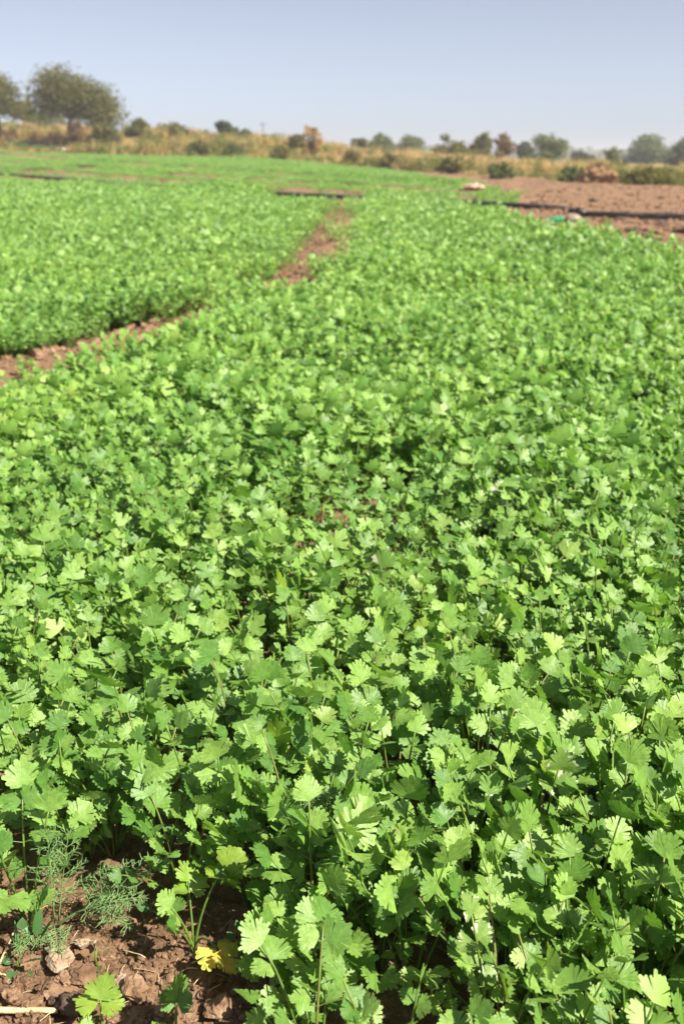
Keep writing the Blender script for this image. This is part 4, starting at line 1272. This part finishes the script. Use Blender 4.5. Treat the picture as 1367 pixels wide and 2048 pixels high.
# heap of dry brush
q = on_ground(1192, 366)
hp = empty('brush_heap', (q.x, q.y, gz(q.x, q.y))); tag(hp, 'heap of dry brown brush at the edge of the ploughed ground', 'heap')
rh = random.Random(8)
M_heap = rough_mat('dry_brush', [(0.3, (0.13, 0.075, 0.035)), (0.55, (0.24, 0.145, 0.07)), (0.75, (0.34, 0.22, 0.11))], 6.0, 0.9, 0.6, 18, 0.1)
me_ = lump_mesh('mound', 15, M_heap, 4, 0.3, 0.8, 2.0, False)
mo = obj('mound', me_, hp); mo.scale = (1.15, 0.8, 1.15); mo.location = (0, 0, 0.08)
mb = MB()
for k in range(420):
    a = rh.uniform(0, 6.28); rr = rh.random() ** 0.5
    b = Vector((math.cos(a) * rr * 0.62, math.sin(a) * rr * 0.4, 0.50 * (1 - rr * rr) + 0.03))
    d = Vector((rh.gauss(0, 1), rh.gauss(0, 1), abs(rh.gauss(0, .6)))).normalized() * rh.uniform(0.1, 0.28)
    mb.tube([b - d * 0.5, b + d * 0.5], [0.008, 0.004], 3, False)
ds = mb.build('dry_stalks', M_heap, hp); ds['kind'] = 'stuff'

# ------------------------------------------------------------------ dry grass and weeds on the bank
def grass_mat(name, stops): return leaf_mat(name, stops, 0.25, (1.5, 1.5, 1.1), 0.6, 0.25, 3.0, 0, bump=False)
M_g_straw = grass_mat('grass_straw', [(0, (0.30, 0.23, 0.07)), (0.5, (0.42, 0.32, 0.11)), (1, (0.52, 0.40, 0.17))])
M_g_orange = grass_mat('grass_orange', [(0, (0.36, 0.24, 0.10)), (0.5, (0.48, 0.33, 0.15)), (1, (0.56, 0.42, 0.21))])
M_g_olive = grass_mat('grass_olive', [(0, (0.13, 0.16, 0.035)), (0.5, (0.20, 0.21, 0.05)), (1, (0.29, 0.26, 0.08))])
M_g_green = grass_mat('grass_green', [(0, (0.06, 0.12, 0.035)), (0.5, (0.085, 0.16, 0.05)), (1, (0.12, 0.18, 0.06))])
def tuft(seed, mat, h, nb, spread, w):
    rng = random.Random(seed); V, Fc, LV = [], [], []
    for k in range(nb):
        a = rng.uniform(0, 6.28); r0 = rng.uniform(0, 0.10); l = h * rng.uniform(0.5, 1.1); t = rng.uniform(0.1, spread)
        b = Vector((math.cos(a) * r0, math.sin(a) * r0, 0)); d = Vector((math.cos(a) * t, math.sin(a) * t, 1)).normalized()
        s = Vector((-math.sin(a + 0.6), math.cos(a + 0.6), 0)) * w
        m_ = b + d * l * 0.55; e = b + d * l + Vector((math.cos(a), math.sin(a), -0.5)) * l * 0.18
        n = len(V); V += [b - s, b + s, m_ + s, m_ - s, e]; Fc += [(n, n + 1, n + 2, n + 3), (n + 3, n + 2, n + 4)]; LV += [rng.random()] * 5
    return mesh('tuft', V, Fc, mat, False, {'lv': LV})
def herb(seed, mat, h, n):
    rng = random.Random(seed)
    return foliage(rng, [((0, 0, h * 0.5), (h * 0.5, h * 0.5, h * 0.5))], n, 9, 0.05, 0.06, mat, 'herb')
gs = [tuft(1, M_g_straw, 0.75, 34, 0.6, 0.010), tuft(2, M_g_straw, 0.55, 34, 0.8, 0.010), tuft(3, M_g_orange, 0.65, 34, 0.6, 0.010), tuft(4, M_g_olive, 0.6, 34, 0.7, 0.012),
      herb(5, M_t_olive, 0.45, 14), herb(6, M_g_olive, 0.5, 14), herb(7, M_g_green, 0.35, 14)]
ra = np.random.default_rng(4)
n = 42000
yy = 14 + 74 * ra.random(n) ** 0.9
xx = (ra.random(n) * 2 - 1) * (0.40 * yy + 2)
d = yy - edge_y(xx)
keep = (d > -0.6) & (d < 38)
xx, yy, d = xx[keep], yy[keep], d[keep]
w1 = fbm(xx * 0.35, yy * 0.22, 81, 3); w2 = fbm(xx * 0.5, yy * 0.4, 91, 3); rr = ra.random(len(xx))
ix = np.where(w1 > 0.55, 2, np.where(rr < 0.5, 0, 1))
ix = np.where((d < 5) & (w2 + 0.25 * (rr - 0.5) > 0.42), np.where(rr < 0.4, 3, np.where(rr < 0.75, 5, 4)), ix)
ix = np.where((d >= 5) & (w2 > 0.60), np.where(rr < 0.6, 3, 5), ix)
ix = np.where((d > 1.0) & (d < 7) & (fbm(xx * 0.30, yy * 0.5, 101, 2) > 0.66), 6, ix)
right = sstep(4, 8, xx)
keep = ra.random(len(xx)) < (0.85 - 0.35 * right)
xx, yy, ix = xx[keep], yy[keep], ix[keep]
sc = (0.30 + 0.45 * ra.random(len(xx))) * np.where(xx > 3, 0.9, 1.0) * (0.75 + 0.9 * (fbm(xx * 0.6, yy * 0.5, 131, 2) > 0.6))
rt = np.column_stack([ra.normal(0, .1, len(xx)), ra.normal(0, .1, len(xx)), ra.random(len(xx)) * 6.28])
scatter('bank_grass', 'dry straw-coloured grass and olive weeds covering the bank', 'grass', gs, np.column_stack([xx, yy, ground_z(xx, yy) - 0.03]), rt, np.repeat(sc[:, None], 3, 1), ix)

# far wood along the horizon
rf = random.Random(31)
lobes = []
for k in range(260):
    a = rf.uniform(-0.42, 0.42); y = rf.uniform(300, 520); x = a * y
    h = rf.uniform(1.5, 4.0) * (1.0 if x > -40 else 0.8)
    lobes.append(((x, y, 0.35 + h * 0.55), (rf.uniform(3, 9), 4, h * 0.55)))
fw = obj('far_wood', foliage(rf, lobes, 5200, 12, 0.5, 0.8, M_t_green, 'far_wood'))
tag(fw, 'hazy low wood along the far horizon', 'trees', kind='stuff')

# ------------------------------------------------------------------ haze
HAZE_DENSITY = 0.0014
hm, nt, out = new_mat('haze')
pv = N(nt, 'ShaderNodeVolumePrincipled')
pv.inputs['Color'].default_value = (0.90, 0.90, 0.98, 1)
pv.inputs['Density'].default_value = HAZE_DENSITY
pv.inputs['Anisotropy'].default_value = 0.0
nt.links.new(pv.outputs[0], out.inputs['Volume'])
bm = bmesh.new(); bmesh.ops.create_cube(bm, size=1)
me_ = bpy.data.meshes.new('haze'); bm.to_mesh(me_); bm.free(); me_.materials.append(hm)
hz = obj('haze', me_, loc=(0, 600, 4.5)); hz.scale = (3600, 2600, 12)
tag(hz, 'pale dusty air over the fields', 'haze', kind='stuff')
